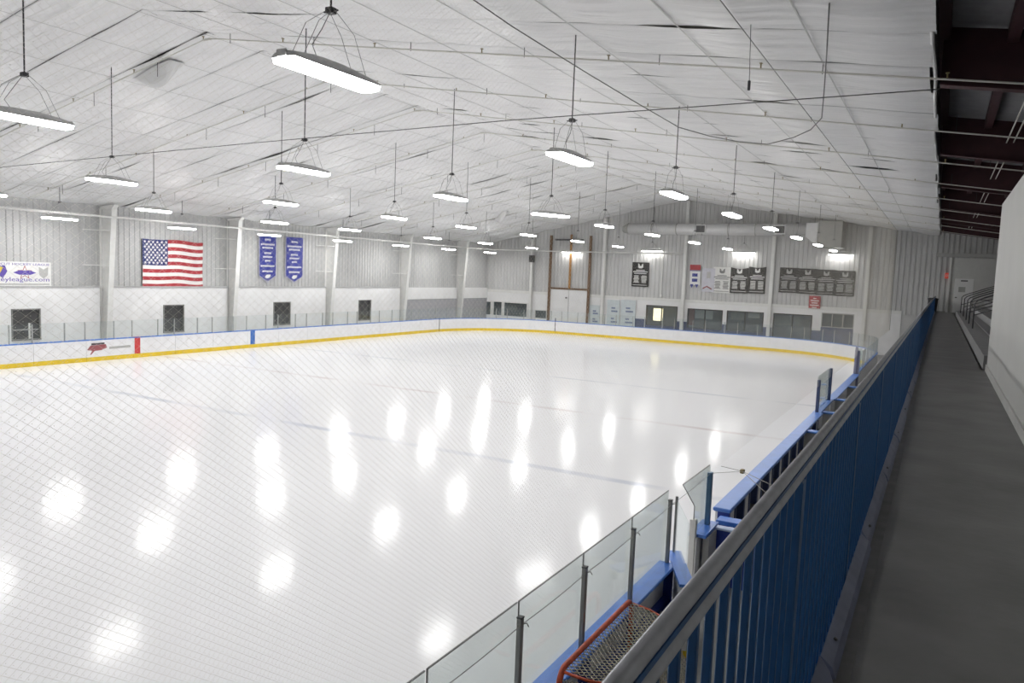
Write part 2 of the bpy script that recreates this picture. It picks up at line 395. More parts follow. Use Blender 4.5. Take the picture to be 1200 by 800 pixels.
# tapered frame columns and their braces on the left wall
for yc in FR:
    zt = roofz(XL)-.15
    mb = MB()
    xb, xt = XL+.42, XL+.98
    mb.prism([(XL-.1, yc-.008, -.02), (xb, yc-.008, -.02), (xt, yc-.008, zt), (XL-.1, yc-.008, zt+.1)], (0, .016, 0))
    mb.prism([(xb-.02, yc-.14, -.02), (xb+.02, yc-.14, -.02), (xt+.02, yc-.14, zt), (xt-.02, yc-.14, zt)], (0, .28, 0))
    mb.box(XL-.1, XL+.0, yc-.14, yc+.14, -.02, zt)
    mb.prism([(XL, yc-.13, zt-.02), (xt, yc-.13, zt-.02), (xt+.25, yc-.13, zt+.18), (XL, yc-.13, zt+.1)], (0, .26, 0))
    col = child(wl, 'column', mb, m_offwhite)
    for zz, xx in ((6.25, XL+.8), (4.5, XL+.68)):
        child(wl, 'brace', MB().tube([(XL, yc-1.05, zz), (xx, yc-.12, zz)], .03, 4), m_offwhite)
# back wall
wb = struct('wall_back', MB().quad((XL-.3, YB+.26, 3.2), (9, YB+.26, 3.2), (9, YB+.26, 12.6), (XL-.3, YB+.26, 12.6)), m_wallrib)
BZ = 3.25
child(wb, 'ribbed_sheet', ribbed(1, YB+.02, XL-.02, 3.0, BZ-.2, lambda x: roofz(x)+.14, -1, pitch=.33, depth=.04), m_wallrib)
def bop(u0, v0, u1, v1):
    a, b = at(u0, v0, 1, YB), at(u1, v1, 1, YB); return [a.x, b.x, b.z, a.z]
OPS = [bop(757.5, 357, 792.5, 389), bop(806, 361, 845.5, 391), bop(852, 363.5, 893.5, 393), bop(906.5, 366.5, 950, 399), bop(963, 366, 1000, 385)]
SF = [bop(560, 351.5, 575.5, 378), bop(577.5, 352, 588.5, 378), bop(590, 353, 618, 378), bop(626, 362, 641, 380)]
for o in OPS: o[2] = max(.05, o[2])
for o in SF: o[2] = .9
OPS[0][2] = OPS[1][2] = OPS[2][2] = .95; OPS[3][2] = .1; OPS[4][2] = 1.75
child(wb, 'wall_panel', holes(1, YB, YB+.2, XL, -2.4, -.02, BZ, [tuple(o) for o in SF+OPS]), m_wallwhite)
child(wb, 'wall_panel', MB().box(-2.4, 9, YB+.05, YB+.2, -.02, BZ), m_wallrib)
# navy wainscot between the openings
xa = at(744, 380, 1, YB-.02).x
xx = xa
for o in OPS+[[-5.6, -5.6, 0, 0]]:
    zt = 1.45
    if o[0]-xx > .05: child(wb, 'wainscot_panel', MB().box(xx, o[0], YB-.03, YB, 0, zt), m_navy)
    if o[2] > .2 and o[1] > o[0]: child(wb, 'wainscot_panel', MB().box(o[0], o[1], YB-.03, YB, 0, o[2]), m_navy)
    xx = o[1]
# band under the ribbed sheet
child(wb, 'band', MB().box(XL, -2.4, YB-.055, YB, BZ-.22, BZ+.03), m_offwhite)
# windows in the back wall
names = {0: 5, 1: 6, 2: 7, 3: 8, 4: 9}
for i, o in enumerate(OPS):
    x0, x1, z0, z1 = o
    f = MB()
    for xs_ in (x0, x1-.07): f.box(xs_, xs_+.07, YB-.03, YB+.12, z0, z1)
    f.box(x0+.07, x1-.07, YB-.03, YB+.12, z1-.07, z1).box(x0+.07, x1-.07, YB-.03, YB+.12, z0, z0+.06)
    nm = 2 if i < 4 else 3
    for q in range(1, nm):
        xm = x0+(x1-x0)*q/nm; f.box(xm-.035, xm+.035, YB-.02, YB+.10, z0+.06, z1-.07)
    wf = struct('window_%d' % names[i], f, m_dark if i != 4 else m_grey)
    for q in range(nm):
        xa_, xb_ = x0+.07+(x1-x0-.14)*q/nm, x0+.07+(x1-x0-.14)*(q+1)/nm
        child(wf, 'pane', MB().box(xa_, xb_, YB+.05, YB+.06, z0+.05, z1-.06), m_wglass)
for i, o in enumerate(SF):
    x0, x1, z0, z1 = o
    f = MB().box(x0, x0+.12, YB-.04, YB+.12, z0, z1).box(x1-.12, x1, YB-.04, YB+.12, z0, z1).box(x0+.12, x1-.12, YB-.04, YB+.12, z1-.1, z1)
    wf = struct('window_%d' % (10+i), f, m_offwhite)
    child(wf, 'pane', MB().box(x0+.12, x1-.12, YB+.05, YB+.06, z0, z1-.1), m_wglass)
# lobby behind the back wall
lob = struct('wall_lobby', MB().box(XL, -2.4, YB+4.0, YB+4.1, -.02, 3.3).box(XL, -2.4, YB+.3, YB+4.0, 3.25, 3.3)
             .box(XL-.1, XL, YB+.3, YB+4.1, -.02, 3.3).box(-2.5, -2.4, YB+.3, YB+4.1, -.02, 3.3), m_room)
for (u0, v0, u1, v1, mm) in ((806, 362, 813, 381, m_lred), (815, 363, 835, 374, m_white), (857, 364, 872, 375, m_grey), (877, 365, 890, 373, m_white), (908, 369, 937, 382, m_grey), (563, 356, 574, 368, m_grey), (592, 356, 606, 364, m_grey), (608, 366, 616, 372, m_grey)):
    a, b = at(u0, v0, 1, YB+1.4), at(u1, v1, 1, YB+1.4)
    child(lob, 'notice_panel', MB().box(a.x, b.x, YB+1.4, YB+1.43, b.z, a.z), mm)
a, b = at(766, 361, 1, YB+1.2), at(776, 376, 1, YB+1.2)
single('lobby_light_panel', MB().bbox(a.x, b.x, YB+1.2, YB+1.28, b.z, a.z), m_warm, 'warm lit cream panel behind the leftmost framed back window', 'light panel')
# columns on the back wall
for (u, vb) in ((622.5, 372), (707, 377), (801.5, 386), (904, 395), (1016, 405)):
    x = at(u, 330, 1, YB-.2).x
    child(wb, 'column', MB().box(x-.12, x+.12, YB-.34, YB-.30, 0, roofz(x)-.1).box(x-.015, x+.015, YB-.30, YB-.05, 0, roofz(x)-.1).box(x-.12, x+.12, YB-.08, YB-.04, 0, roofz(x)-.1), m_offwhite)
# right side
wr = struct('wall_right', MB().box(.9, 1.06, -6, 17.9, WZ, 6.68), m_rightwall)
child(wr, 'base_trim', MB().box(.875, .9, -6, 17.9, WZ, WZ+.13), mat('base_trim_paint', (.52, .52, .50), .5, noise=.1))
struct('wall_right_outer', MB().box(8.8, 9.0, YF, YB+.2, -.02, roofz(9)+1.1), m_wallrib)
struct('wall_front', MB().box(XL-.3, 9, YF-.2, YF, -.02, 12.6), m_wallrib)
wrb = struct('wall_back_right', ribbed(1, YB+.03, -2.4, 8.9, WZ-.4, lambda x: roofz(x)+1.0, -1, pitch=.33, depth=.04), m_wallrib)

# ------------------------------------------------------------------ hanging strip lights
LG = 'linear strip lights hung over the ice'
def make_light(label, z, ztop, length=1.5, dif=None):
    t = Thing('hanging_strip_light', label, 'light', (0, 0, 0), LG)
    L = length/2; prof = []
    for i in range(9):
        a = PI*i/8; prof.append((.168*math.cos(a), .05+.085*math.sin(a)))
    mb = MB(); N = 9
    for i in range(N):
        s = -1+2*i/(N-1); sc = 1.0-.5*abs(s)**2.2; wd = 1.0-.03*s*s; yy = L*s
        for (px, pz) in prof: mb.v.append((px, yy, z+.05+(pz-.05)*sc*1.7))
    for i in range(N-1):
        for j in range(8):
            a = i*9+j; mb.f.append((a, a+1, a+10, a+9))
    mb.f.append(tuple(range(8, -1, -1))); mb.f.append(tuple((N-1)*9+j for j in range(9)))
    h = t.part('housing', mb, m_house, smooth=True)
    t.part('end_cap', MB().bbox(-.07, .07, L-.005, L+.03, z+.05, z+.13), m_house, h)
    t.part('end_cap', MB().bbox(-.07, .07, -L-.03, -L+.005, z+.05, z+.13), m_house, h)
    d = MB(); lens = [(.165, .049), (.160, .016), (.150, -.004), (.075, -.016), (-.075, -.016), (-.150, -.004), (-.160, .016), (-.165, .049)]
    d.prism([(px, -L+.02, z+pz) for px, pz in lens], (0, 2*L-.04, 0))
    t.part('diffuser', d, dif or m_lamp)
    hub = z+.78
    t.part('pole', MB().tube([(0, 0, hub), (0, 0, ztop)], .0125, 6), m_dark)
    t.part('hub', MB().bbox(-.05, .05, -.05, .05, hub-.05, hub+.02).bbox(-.11, .11, -.015, .015, hub-.03, hub-.01), m_dark)
    for (sx, sy) in ((-1, -1), (1, -1), (-1, 1), (1, 1)):
        t.part('hanger_wire', MB().tube([(sx*.05, sy*.05, hub-.03), (sx*.10, sy*.30, hub-.22), (sx*.10, sy*L*.72, z+.11)], .0032, 4), m_cable)
    t.part('power_cord', MB().tube([(.03, -.03, hub-.02), (.09, -.24, hub-.3), (.06, -.36, hub-.5), (.02, -.22, z+.14)], .005, 5), m_cable)
    return t.o
ROWS = [('A', -6.52, 7.2, [.5, 7.06, 13.82, 20.5, 27.1, 34.0, 40.6, 48.2, 55.5], 'nearest the walkway'),
        ('B', -13.7, 7.2, [.6, 7.5, 14.0, 20.4, None, 33.0, 39.7, 47.7, 56.2], 'second from the walkway'),
        ('C', -22.1, 7.2, [8.0, 14.6, 21.4, 28.3, 34.4, 41.4, 48.6, 56.2], 'just beyond the roof ridge'),
        ('D', -29.0, 6.92, [8.0, 14.4, 21.0, 27.7, 33.2, 41.2, 47.8, 55.0], 'fourth from the walkway'),
        ('E', -35.0, 6.55, [8.0, 14.6, 20.6, 27.0, 33.0, 39.4, 45.7, 52.0, 58.5], 'along the left wall')]
ORD = ['first', 'second', 'third', 'fourth', 'fifth', 'sixth', 'seventh', 'eighth', 'ninth', 'tenth']
for (rn, x, z, ys, desc) in ROWS:
    proto = None; k = 0; nb = 0
    for yy in ys:
        if yy is None: continue
        u, v = None, None
        d = Vector((x, yy, z-H)); dep = d.dot(_f)
        inview = dep > 0 and -40 < 600+FPX*d.dot(_r)/dep < 1200
        lab = ('hanging strip light in the row %s, %s one from the camera' % (desc, ORD[k])) if inview else 'hanging strip light in the row %s, %s one behind the picture' % (desc, ORD[nb])
        if inview: k += 1
        else: nb += 1
        if proto is None:
            proto = make_light(lab, z, roofz(x)); o = proto
        else: o = dup(proto)
        o.location = (x, yy, 0); o['label'] = lab
o = make_light('strip light hung askew, turned across its row, in mid picture', 7.2, roofz(-13.4), 1.7)
o.location = (-13.45, 26.95, 0); o.rotation_euler = (0, 0, -math.radians(24))
WLAB = ['strip light close to the back wall above the tall brown door frame', 'strip light close to the back wall above the single black banner', 'strip light close to the back wall above the pair of black banners', 'strip light close to the back wall above the row of four black banners']
for i, u in enumerate((669, 764, 871.5, 985)):
    p = at(u, (296, 294.5, 296.5, 299)[i], 1, 61.66)
    o = make_light(WLAB[i], p.z, roofz(p.x)-.1, 1.7, m_lampdim); o.location = (p.x, 61.66, 0); o.rotation_euler = (0, 0, PI/2)

# ------------------------------------------------------------------ sprinkler pipes across the roof
SPO = ['nearest', 'second', 'third', 'fourth', 'fifth', 'sixth', 'seventh', 'eighth', 'ninth', 'tenth', 'eleventh']
for i in range(10):
    yy = 10.2+5.0*i
    if yy > 61: break
    t = Thing('sprinkler_pipe', '%s slim pale sprinkler pipe across the white roof liner, counted from the camera' % SPO[i], 'pipe', (RX, yy, 0), 'sprinkler pipes under the roof')
    dz = -.16
    t.part('pipe_run', MB().tube([(XL+.6, yy, roofz(XL+.6)+dz), (RX-.05, yy, RZ+dz)], .018, 6), m_pipe)
    t.part('pipe_run', MB().tube([(RX+.05, yy, RZ+dz), (8.5, yy, roofz(8.5)+dz)], .018, 6), m_pipe)
    t.part('tee', MB().tube([(RX-.14, yy, RZ+dz-.02), (RX+.14, yy, RZ+dz-.02)], .035, 6), m_pipe)
    x = XL+2.2+.9*(i % 2)
    while x < 1:
        z = roofz(x)+dz
        t.part('sprinkler_head', MB().tube([(x, yy, z), (x, yy, z+.10)], .014, 5).bbox(x-.03, x+.03, yy-.03, yy+.03, z+.10, z+.115, .004), m_brass)
        xx = x+1.1
        t.part('hanger', MB().tube([(xx, yy, z-SR*1.1-.03), (xx, yy, z+.22)], .008, 4), m_dark)
        x += 3.1
# pipe along the walkway roof
t = Thing('sprinkler_main', 'pale sprinkler main running away above the walkway, under the dark roof', 'pipe', (1.25, 8, 8))
for dx in (0, .16): t.part('pipe_run', MB().tube([(1.2+dx, 3, roofz(1.2)+.45), (1.2+dx, 60, roofz(1.2)+.45)], .018, 6), m_pipe)

# ------------------------------------------------------------------ cables in the roof space
def cable(name, pts, r, label, cat='cable', m=None, k=5):
    return single(name, MB().tube(pts, r, k), m or m_cable, label, cat, smooth=True)
cable('tie_cable', [(LEX+.1, 16.13, 8.58), (-9.2, 16.13, 8.56), (-18, 16.13, 8.42), (-31, 16.13, 8.14), (XL+.4, 16.13, 7.2)], .011, 'thin dark cable strung straight across the hall under the roof')
pts = []
for (u, v, zz) in ((972, 4, 8.78), (969, 60, 8.74), (966, 105, 8.66), (963, 138, 8.5), (950, 152, 8.42), (930, 161, 8.4), (900, 169, 8.42), (865, 166, 8.52), (830, 159, 8.7), (795, 149, 8.9), (740, 117, 9.1), (690, 87, 9.25), (640, 56, 9.38), (600, 31, 9.5), (555, 0, 9.62)):
    pts.append(at(u, v, 2, zz))
cable('drooping_cable', pts, .012, 'grey power cable that droops in a long loop under the right roof slope')
t = Thing('drop_rod', 'long thin rod hanging from the roof with a small hook at its end', 'rod', tuple(at(880, 60, 2, 8.7)))
p0 = at(882, -40, 1, 12.6); p1 = at(878, 96, 1, 12.6)
t.part('rod', MB().tube([p0, p1], .006, 5), m_cable); t.part('hook', MB().bbox(p1.x-.02, p1.x+.02, p1.y-.02, p1.y+.02, p1.z-.13, p1.z+.02), m_dark)
# torn, sagging pockets in the liner
for (u0, v0, u1, v1, lab) in ((155, 93, 208, 70, 'near the top left'), (578, 258, 594, 246, 'in mid picture')):
    pp = []
    for (u, v) in ((u0, v0), (u1, v1)):
        d = _f*FPX + _r*(u-600) + _u*(400-v); sgn = -SL
        tt = (RZ-H+sgn*RX)/(d.z+sgn*d.x); pp.append(Vector((d.x*tt, d.y*tt, H+d.z*tt)))
    A, B = pp; ax = (B-A); n1 = Vector((0, 1, 0)); mb = MB(); N = 10; K = 7
    for i in range(N+1):
        s = i/N
        for j in range(K+1):
            q = j/K-.5; dd = .55*math.sin(PI*min(1, s*1.0)**1.5)*math.cos(q*PI)
            mb.v.append(tuple(A+ax*s+n1*(q*.55*math.sin(PI*s*.5+.2))+Vector((0, 0, -dd-.06))))
    for i in range(N):
        for j in range(K):
            a_ = i*(K+1)+j; mb.f.append((a_, a_+1, a_+K+2, a_+K+1))
    child(ceiling, 'torn_pocket', mb, m_liner, True)

# ------------------------------------------------------------------ rink boards (dasher boards) around the ice
def run_points():
    pts = []; y = 12.0
    while y < BY1-BR-.01: pts.append((BX0, y)); y += 2.4
    K = 5
    for i in range(K+1):
        a = PI-i*PI/2/K; pts.append((BX0+BR+BR*math.cos(a), BY1-BR+BR*math.sin(a)))
    x = BX0+BR+2.4
    while x < BX1-BR-.5: pts.append((x, BY1)); x += 2.4
    for i in range(K+1):
        a = PI/2-i*PI/2/K; pts.append((BX1-BR+BR*math.cos(a), BY1-BR+BR*math.sin(a)))
    y = BY1-BR-2.4
    while y > 38.5: pts.append((BX1, y)); y -= 2.4
    pts.append((BX1, 37.4))
    return pts
RP = run_points()
def arcpts(p, q, n=5):
    # follow the true outline between two stations
    p, q = Vector(p), Vector(q); res = []
    for i in range(n+1):
        m = p.lerp(q, i/n)
        for (cx, sg) in ((BX0+BR, -1), (BX1-BR, 1)):
            c = Vector((cx, BY1-BR)); d = m-c
            if (d.x*sg) > 0.01 and d.y > .01 and (p-c).length < BR*1.02 and (q-c).length < BR*1.02:
                m = c+d.normalized()*BR
        res.append(m)
    return res
def sweep(path, x0, x1, z0, z1):          # wall slab following a plan path: x0..x1 is the offset to the outside
    mb = MB(); n = len(path)
    for i, p in enumerate(path):
        d = (path[min(i+1, n-1)]-path[max(i-1, 0)]).normalized(); nn = Vector((-d.y, d.x))
        for (o, z) in ((x0, z0), (x1, z0), (x1, z1), (x0, z1)):
            q = p+nn*o; mb.v.append((q.x, q.y, z))
    for i in range(n-1):
        for j in range(4): mb.f.append((i*4+j, (i+1)*4+j, (i+1)*4+(j+1) % 4, i*4+(j+1) % 4))
    mb.f.append((0, 1, 2, 3)); mb.f.append(tuple((n-1)*4+j for j in (3, 2, 1, 0)))
    return mb
DB = Thing('dasher_boards', 'white rink boards with yellow kick strip around the far side of the ice', 'rink boards', (BX0, 30, 0))
for i in range(len(RP)-1):
    ap = arcpts(RP[i], RP[i+1])
    d = (ap[-1]-ap[0]).normalized()
    path = [ap[0]+d*.004]+ap[1:-1]+[ap[-1]-d*.004]
    bp_ = DB.part('board_panel', sweep(path, 0, .11, .20, BH-.05), m_board)
    DB.part('kick_plate', sweep(path, -.012, .11, .0, .20), m_yellow, bp_)
    DB.part('cap_rail', sweep(ap, -.02, .13, BH-.05, BH), m_cap, bp_)
    gp = DB.part('glass_pane', sweep([ap[0]+d*.03]+ap[1:-1]+[ap[-1]-d*.03], .05, .062, BH, 1.88), m_glassfar)
    for q in ((ap[0], ap[len(ap)//2]) if i else (ap[0], ap[len(ap)//2])):
        nn = Vector((-d.y, d.x)); c = q+nn*.085
        DB.part('glass_post', MB().box(c.x-.022, c.x+.022, c.y-.022, c.y+.022, BH, 1.86), m_grey)
def marker(u0, u1, v, m, name):
    a, b = at(u0, v, 0, BX0), at(u1, v, 0, BX0)
    DB.part(name, MB().box(BX0-.0, BX0+.006, a.y, b.y, .19, BH+.004).box(BX0-.125, BX0+.02, a.y, b.y, BH, BH+.006), m)
marker(157.7, 164.3, 405, m_red, 'red_line_marker'); marker(293.5, 298.7, 397, m_bluem, 'blue_line_marker')
# taller dark seams at the corner stations
for (x, y) in ((RP[16][0], RP[16][1]), ):
    pass
for u, vt in ((514.5, 372), (650.5, 374)):
    ax_, val = (0, BX0) if u < 520 else (1, BY1)
    p = at(u, 385, ax_, val) if u < 520 else at(u, 385, 1, BY1)
    DB.part('corner_seam', MB().box(p.x-.03, p.x+.03, p.y-.03, p.y+.03, 0, BH+(.25 if u > 600 else .01)), m_dark)
# faded arrow advert on the left boards
AD = MB()
def bl(u, v, off=.008): q = at(u, v, 0, BX0+off); return q
AD.poly([bl(102, 410), bl(106, 405), bl(124, 403), bl(125.5, 407), bl(119, 410), bl(111, 411), bl(107, 415.5), bl(105.5, 415.5), bl(108, 411)])
DB.part('advert_emblem', AD, m_lred)
DB.part('advert_emblem', MB().quad(bl(107, 402.3), bl(122.5, 401), bl(122.5, 403), bl(107, 404.6)), m_dark)
DB.part('advert_lettering', MB().quad(bl(128, 406.2), bl(153, 404), bl(153, 406.6), bl(128, 408.8)), m_grey)

# ------------------------------------------------------------------ near boards, glass, gate, bench
GX = BX1+.03
NB = Thing('near_boards', 'white rink boards with bright blue cap and tall glass panes at the lower edge', 'rink boards', (BX1, 6, 0))
gy = [1.6, 3.05, 4.5, 5.92, 7.36, 8.84, 10.32]
for i in range(len(gy)-1):
    a, b = gy[i], gy[i+1]
    p_ = NB.part('board_panel', MB().box(BX1, BX1+.04, a+.004, b-.004, .2, .96), m_board)
    NB.part('kick_plate', MB().box(BX1-.012, BX1+.05, a+.004, b-.004, 0, .2), m_yellow, p_)
    NB.part('back_frame', MB().box(BX1+.04, BX1+.16, a+.01, a+.07, 0, .95).box(BX1+.04, BX1+.14, a+.07, b-.01, .45, .52), m_navyface, p_)
    gp = NB.part('glass_pane', MB().box(GX, GX+.012, a+.018, b-.018, .99, 2.04), m_glass)
    NB.part('glass_edge', MB().box(GX-.001, GX+.013, a+.018, b-.018, 2.035, 2.044).box(GX-.001, GX+.013, a+.014, a+.022, 1.9, 2.044), m_edge, gp, kind='stuff')
NB.part('cap_rail', MB().bbox(BX1-.06, BX1+.20, gy[0], 10.36, .955, 1.0, .012), m_capnear)
NB.part('end_frame', MB().box(BX1+.0, BX1+.16, 10.30, 10.36, 0, .955), m_navyface)
for i, yy in enumerate(gy[1:]):
    ps = NB.part('glass_post', MB().bbox(GX+.012, GX+.062, yy-.028, yy+.028, 1.0, 1.90, .005), m_alu)
    NB.part('post_cap', MB().bbox(GX+.008, GX+.066, yy-.032, yy+.032, 1.895, 1.91, .004), m_dark, ps)
    NB.part('rope_hook', MB().tube([(GX+.06, yy+.01, 1.84), (GX+.10, yy+.01, 1.86), (GX+.12, yy+.01, 1.83)], .006, 5), m_alu, ps)
# open gate
GT = Thing('bench_gate', 'open narrow gate with sloping blue cap and clear glass, swung towards the walkway', 'gate', (BX1, 10.75, 0))
g0, g1 = Vector((BX1+.02, 10.78, 0)), Vector((-2.62, 9.70, 0)); gd = (g1-g0).normalized(); gn = Vector((-gd.y, gd.x, 0))
def gbox(a, b, t0, t1, z0, z1):
    return MB().prism([g0+gd*a+gn*t0+Vector((0, 0, z0)), g0+gd*b+gn*t0+Vector((0, 0, z0)), g0+gd*b+gn*t1+Vector((0, 0, z0)), g0+gd*a+gn*t1+Vector((0, 0, z0))], (0, 0, z1-z0))
L_ = (g1-g0).length
GT.part('board_panel', gbox(0, L_, -.05, .05, .1, .97), m_board)
GT.part('kick_plate', gbox(0, L_, -.055, .055, .0, .1), m_yellow)
GT.part('cap_rail', gbox(-.04, L_+.02, -.09, .11, .97, 1.01), m_capnear)
GT.part('latch', gbox(L_-.10, L_+.05, -.03, .03, .86, .96), m_dark)
GT.part('glass_pane', gbox(.03, L_-.05, -.006, .006, 1.01, 1.80), m_glassfar)
GT.part('glass_post', gbox(.0, .03, -.018, .018, .97, 1.84), m_alu)
# corner unit with the chamfered pane
CU = Thing('bench_corner_unit', 'short board section with chamfered glass pane and steel blue post beside the gate', 'rink boards', (BX1, 12.1, 0))
CU.part('board_panel', MB().box(BX1, BX1+.10, 11.72, 12.60, 0, .94), m_board)
CU.part('cap_rail', MB().prism([(BX1-.05, 11.80, .94), (BX1+.22, 11.80, .94), (BX1+.22, 12.62, .94), (BX1-.05, 12.62, .94)], (0, 0, .05)), m_capnear)
CU.part('end_post', MB().bbox(BX1-.02, BX1+.08, 11.70, 11.79, 0, 1.24, .008), m_offwhite)
CU.part('glass_pane', MB().prism([(GX, 11.0, 1.96), (GX, 11.72, 1.46), (GX, 11.72, .99), (GX, 12.55, .99), (GX, 12.55, 1.94)], (.014, 0, 0)), m_glass)
CU.part('glass_edge', MB().tube([(GX+.007, 12.5, 1.955), (GX+.007, 11.0, 1.965), (GX+.007, 11.72, 1.46), (GX+.007, 11.72, 1.24)], .009, 4), m_alu)
CU.part('glass_post', MB().bbox(GX+.015, GX+.09, 12.35, 12.45, .98, 1.86, .006), mat('post_blue_grey', (.10, .20, .32), .4, .3, noise=.12))
# partition across the bench
BP = Thing('bench_partition', 'dark blue bench partition with pale blue top rail, beside the corner post', 'partition', (-2.0, 12.5, 0))
BP.part('panel', MB().box(BX1+.24, -.5, 12.42, 12.50, 0, .93), m_navyface)
BP.part('side_board', MB().box(BX1+.14, BX1+.24, 11.95, 12.5, 0, .93), m_grey)
BP.part('top_rail', MB().bbox(BX1+.20, -.5, 12.38, 12.54, .93, .97, .008), mat('rail_pale_blue', (.45, .55, .78), .4, noise=.1))
BP.part('rear_rail', MB().bbox(BX1+.12, -.5, 12.82, 13.10, .88, .96, .01), m_capnear)
# bench boards
BB = Thing('bench_boards', 'long row of boards with broad blue cap and ribbed back in front of the bench', 'rink boards', (BX1, 19, 0))
yb = 13.25; seg = []
while yb < 25.0: seg.append(yb); yb += 1.18
for i in range(len(seg)):
    a = seg[i]; b = a+1.18
    p_ = BB.part('board_panel', MB().box(BX1, BX1+.04, a+.004, b-.004, .2, .98), m_board)
    BB.part('kick_plate', MB().box(BX1-.012, BX1+.05, a+.004, b-.004, 0, .2), m_yellow, p_)
    BB.part('rib', MB().box(BX1+.04, BX1+.24, a, a+.10, 0, .98), m_navyface if i == 0 else m_navy)
    BB.part('rib', MB().box(BX1+.04, BX1+.22, a+.58, a+.66, 0, .98), m_navy)
    BB.part('back_panel', MB().box(BX1+.12, BX1+.20, a+.10, a+.58, .1, .98), m_offwhite)
    BB.part('back_shelf', MB().box(BX1+.04, BX1+.22, a+.66, b, .50, .55), m_dark)
BB.part('cap_rail', MB().bbox(BX1-.04, BX1+.27, 13.22, 25.1, .98, 1.05, .015), m_cap)
BN = Thing('players_bench', 'long grey players bench between the boards and the walkway', 'bench', (-1.4, 19, 0))
BN.part('seat', MB().bbox(-1.65, -1.3, 13.6, 36, .42, .47, .01), m_seat)
for yy in np.arange(14, 36, 2.2): BN.part('leg', MB().box(-1.6, -1.35, yy, yy+.06, 0, .42), m_dark)
# dividers with blue tops between bench boxes further on
for i, (yy, x0) in enumerate(((22.0, BX1+.2), (25.6, BX1+.2), (28.8, BX1+.2), (32.8, BX1+.2))):
    t = Thing('bench_divider', ['bench divider with blue top nearest the camera', 'bench divider with blue top, second along the far bench', 'bench divider with blue top, third along the far bench', 'bench divider with blue top, farthest along the bench'][i], 'divider', (x0, yy, 0), 'bench dividers')
    t.part('panel', MB().box(x0, -1.75, yy-.04, yy+.04, 0, .97), m_grey)
    t.part('top_rail', MB().bbox(x0-.02, -1.75, yy-.14, yy+.14, .97, 1.02, .008), m_cap)
# glass screen in the middle
GS = Thing('glass_screen', 'single glass pane between two posts standing on the boards past the bench', 'glass screen', (BX1, 26.5, 0))
GS.part('board_panel', MB().box(BX1, BX1+.10, 25.1, 28.3, 0, 1.0), m_board)
GS.part('cap_rail', MB().bbox(BX1-.04, BX1+.2, 25.1, 28.4, 1.0, 1.05, .01), m_cap)
GS.part('glass_pane', MB().box(GX, GX+.014, 25.2, 28.1, 1.05, 2.15), m_glass)
for yy, zz in ((25.1, 2.05), (28.0, 2.15)): GS.part('glass_post', MB().bbox(GX, GX+.09, yy, yy+.12, .5 if yy < 26 else 1.0, zz, .008), m_navy)
FB = Thing('far_bench_boards', 'boards with pale blue cap between the glass screen and the rink corner', 'rink boards', (BX1, 33, 0))
for i in range(4):
    a = 28.4+i*2.25; FB.part('board_panel', MB().box(BX1, BX1+.10, a+.004, a+2.246, 0, 1.0), m_board)
FB.part('cap_rail', MB().bbox(BX1-.04, BX1+.25, 28.4, 37.4, 1.0, 1.05, .01), m_cap)
CP = Thing('corner_glass_end', 'tall grey glass end panel where the far corner glass begins', 'glass screen', (BX1, 37.5, 0))
CP.part('panel', MB().box(BX1-.02, BX1+.20, 37.36, 37.40, .0, 2.1), mat('panel_violet_grey', (.24, .24, .33), .5, noise=.1))
CP.part('glass_post', MB().bbox(BX1+.0, BX1+.10, 37.3, 37.42, 1.05, 2.25, .008), MATS['panel_violet_grey'])
CP.part('glass_pane', MB().box(BX1+.10, BX1+.28, 37.38, 37.39, 1.05, 2.2), m_glass)

# ------------------------------------------------------------------ safety net between walkway and ice
def strands(segs, r, m_name):                            # three-sided strands from numpy segment arrays
    A, B = segs; d = B-A; d /= np.linalg.norm(d, axis=1)[:, None]
    ref = np.tile(np.array([1.0, 0, 0]), (len(A), 1)); k = np.abs(d[:, 0]) > .9; ref[k] = (0, 0, 1)
    a = np.cross(d, ref); a /= np.linalg.norm(a, axis=1)[:, None]; b = np.cross(d, a)
    V = []
    for P in (A, B):
        for t in (0, 2*PI/3, 4*PI/3): V.append(P+a*(r*math.cos(t))+b*(r*math.sin(t)))
    V = np.stack(V, 1).reshape(-1, 3)
    base = (np.arange(len(A))*6)[:, None]
    F = np.concatenate([base+np.array([[i, (i+1) % 3, 3+(i+1) % 3, 3+i]]) for i in range(3)], 0)
    return V, F
def fast_mesh(name, V, F, m):
    me = bpy.data.meshes.new(name); me.vertices.add(len(V)); me.vertices.foreach_set('co', V.astype(np.float32).ravel())
    k = F.shape[1]; me.loops.add(F.size); me.loops.foreach_set('vertex_index', F.astype(np.int32).ravel())
    me.polygons.add(len(F)); me.polygons.foreach_set('loop_start', np.arange(0, F.size, k, dtype=np.int32))
    try: me.polygons.foreach_set('loop_total', np.full(len(F), k, dtype=np.int32))
    except Exception: pass
    me.update(calc_edges=True); me.materials.append(m); return me
def clip_diag(y0, y1, z0, z1, dy, slope, seglen):
    A, B = [], []
    hgt = z1-z0; run = hgt/slope
    for sg in (1, -1):
        c = np.arange(y0-run, y1+run, dy)
        for cc in c:
            # sg=1: y=cc+(z-z0)/slope ; sg=-1: y=cc-(z-z0)/slope
            if sg > 0: lo, hi = max(y0, cc), min(y1, cc+run)
            else: lo, hi = max(y0, cc-run), min(y1, cc)
            if hi-lo < .02: continue
            n = max(1, int((hi-lo)/seglen)); ys = np.linspace(lo, hi, n+1)
            zs = z0+sg*(ys-cc)*slope
            A.append(np.stack([ys[:-1], zs[:-1]], 1)); B.append(np.stack([ys[1:], zs[1:]], 1))
    return np.concatenate(A), np.concatenate(B)
NZ0, NZ1 = 1.86, roofz(NX)-.16
SN = Thing('safety_net', 'fine diamond mesh safety net hanging full height between the walkway and the ice', 'net', (NX, 20, NZ0))
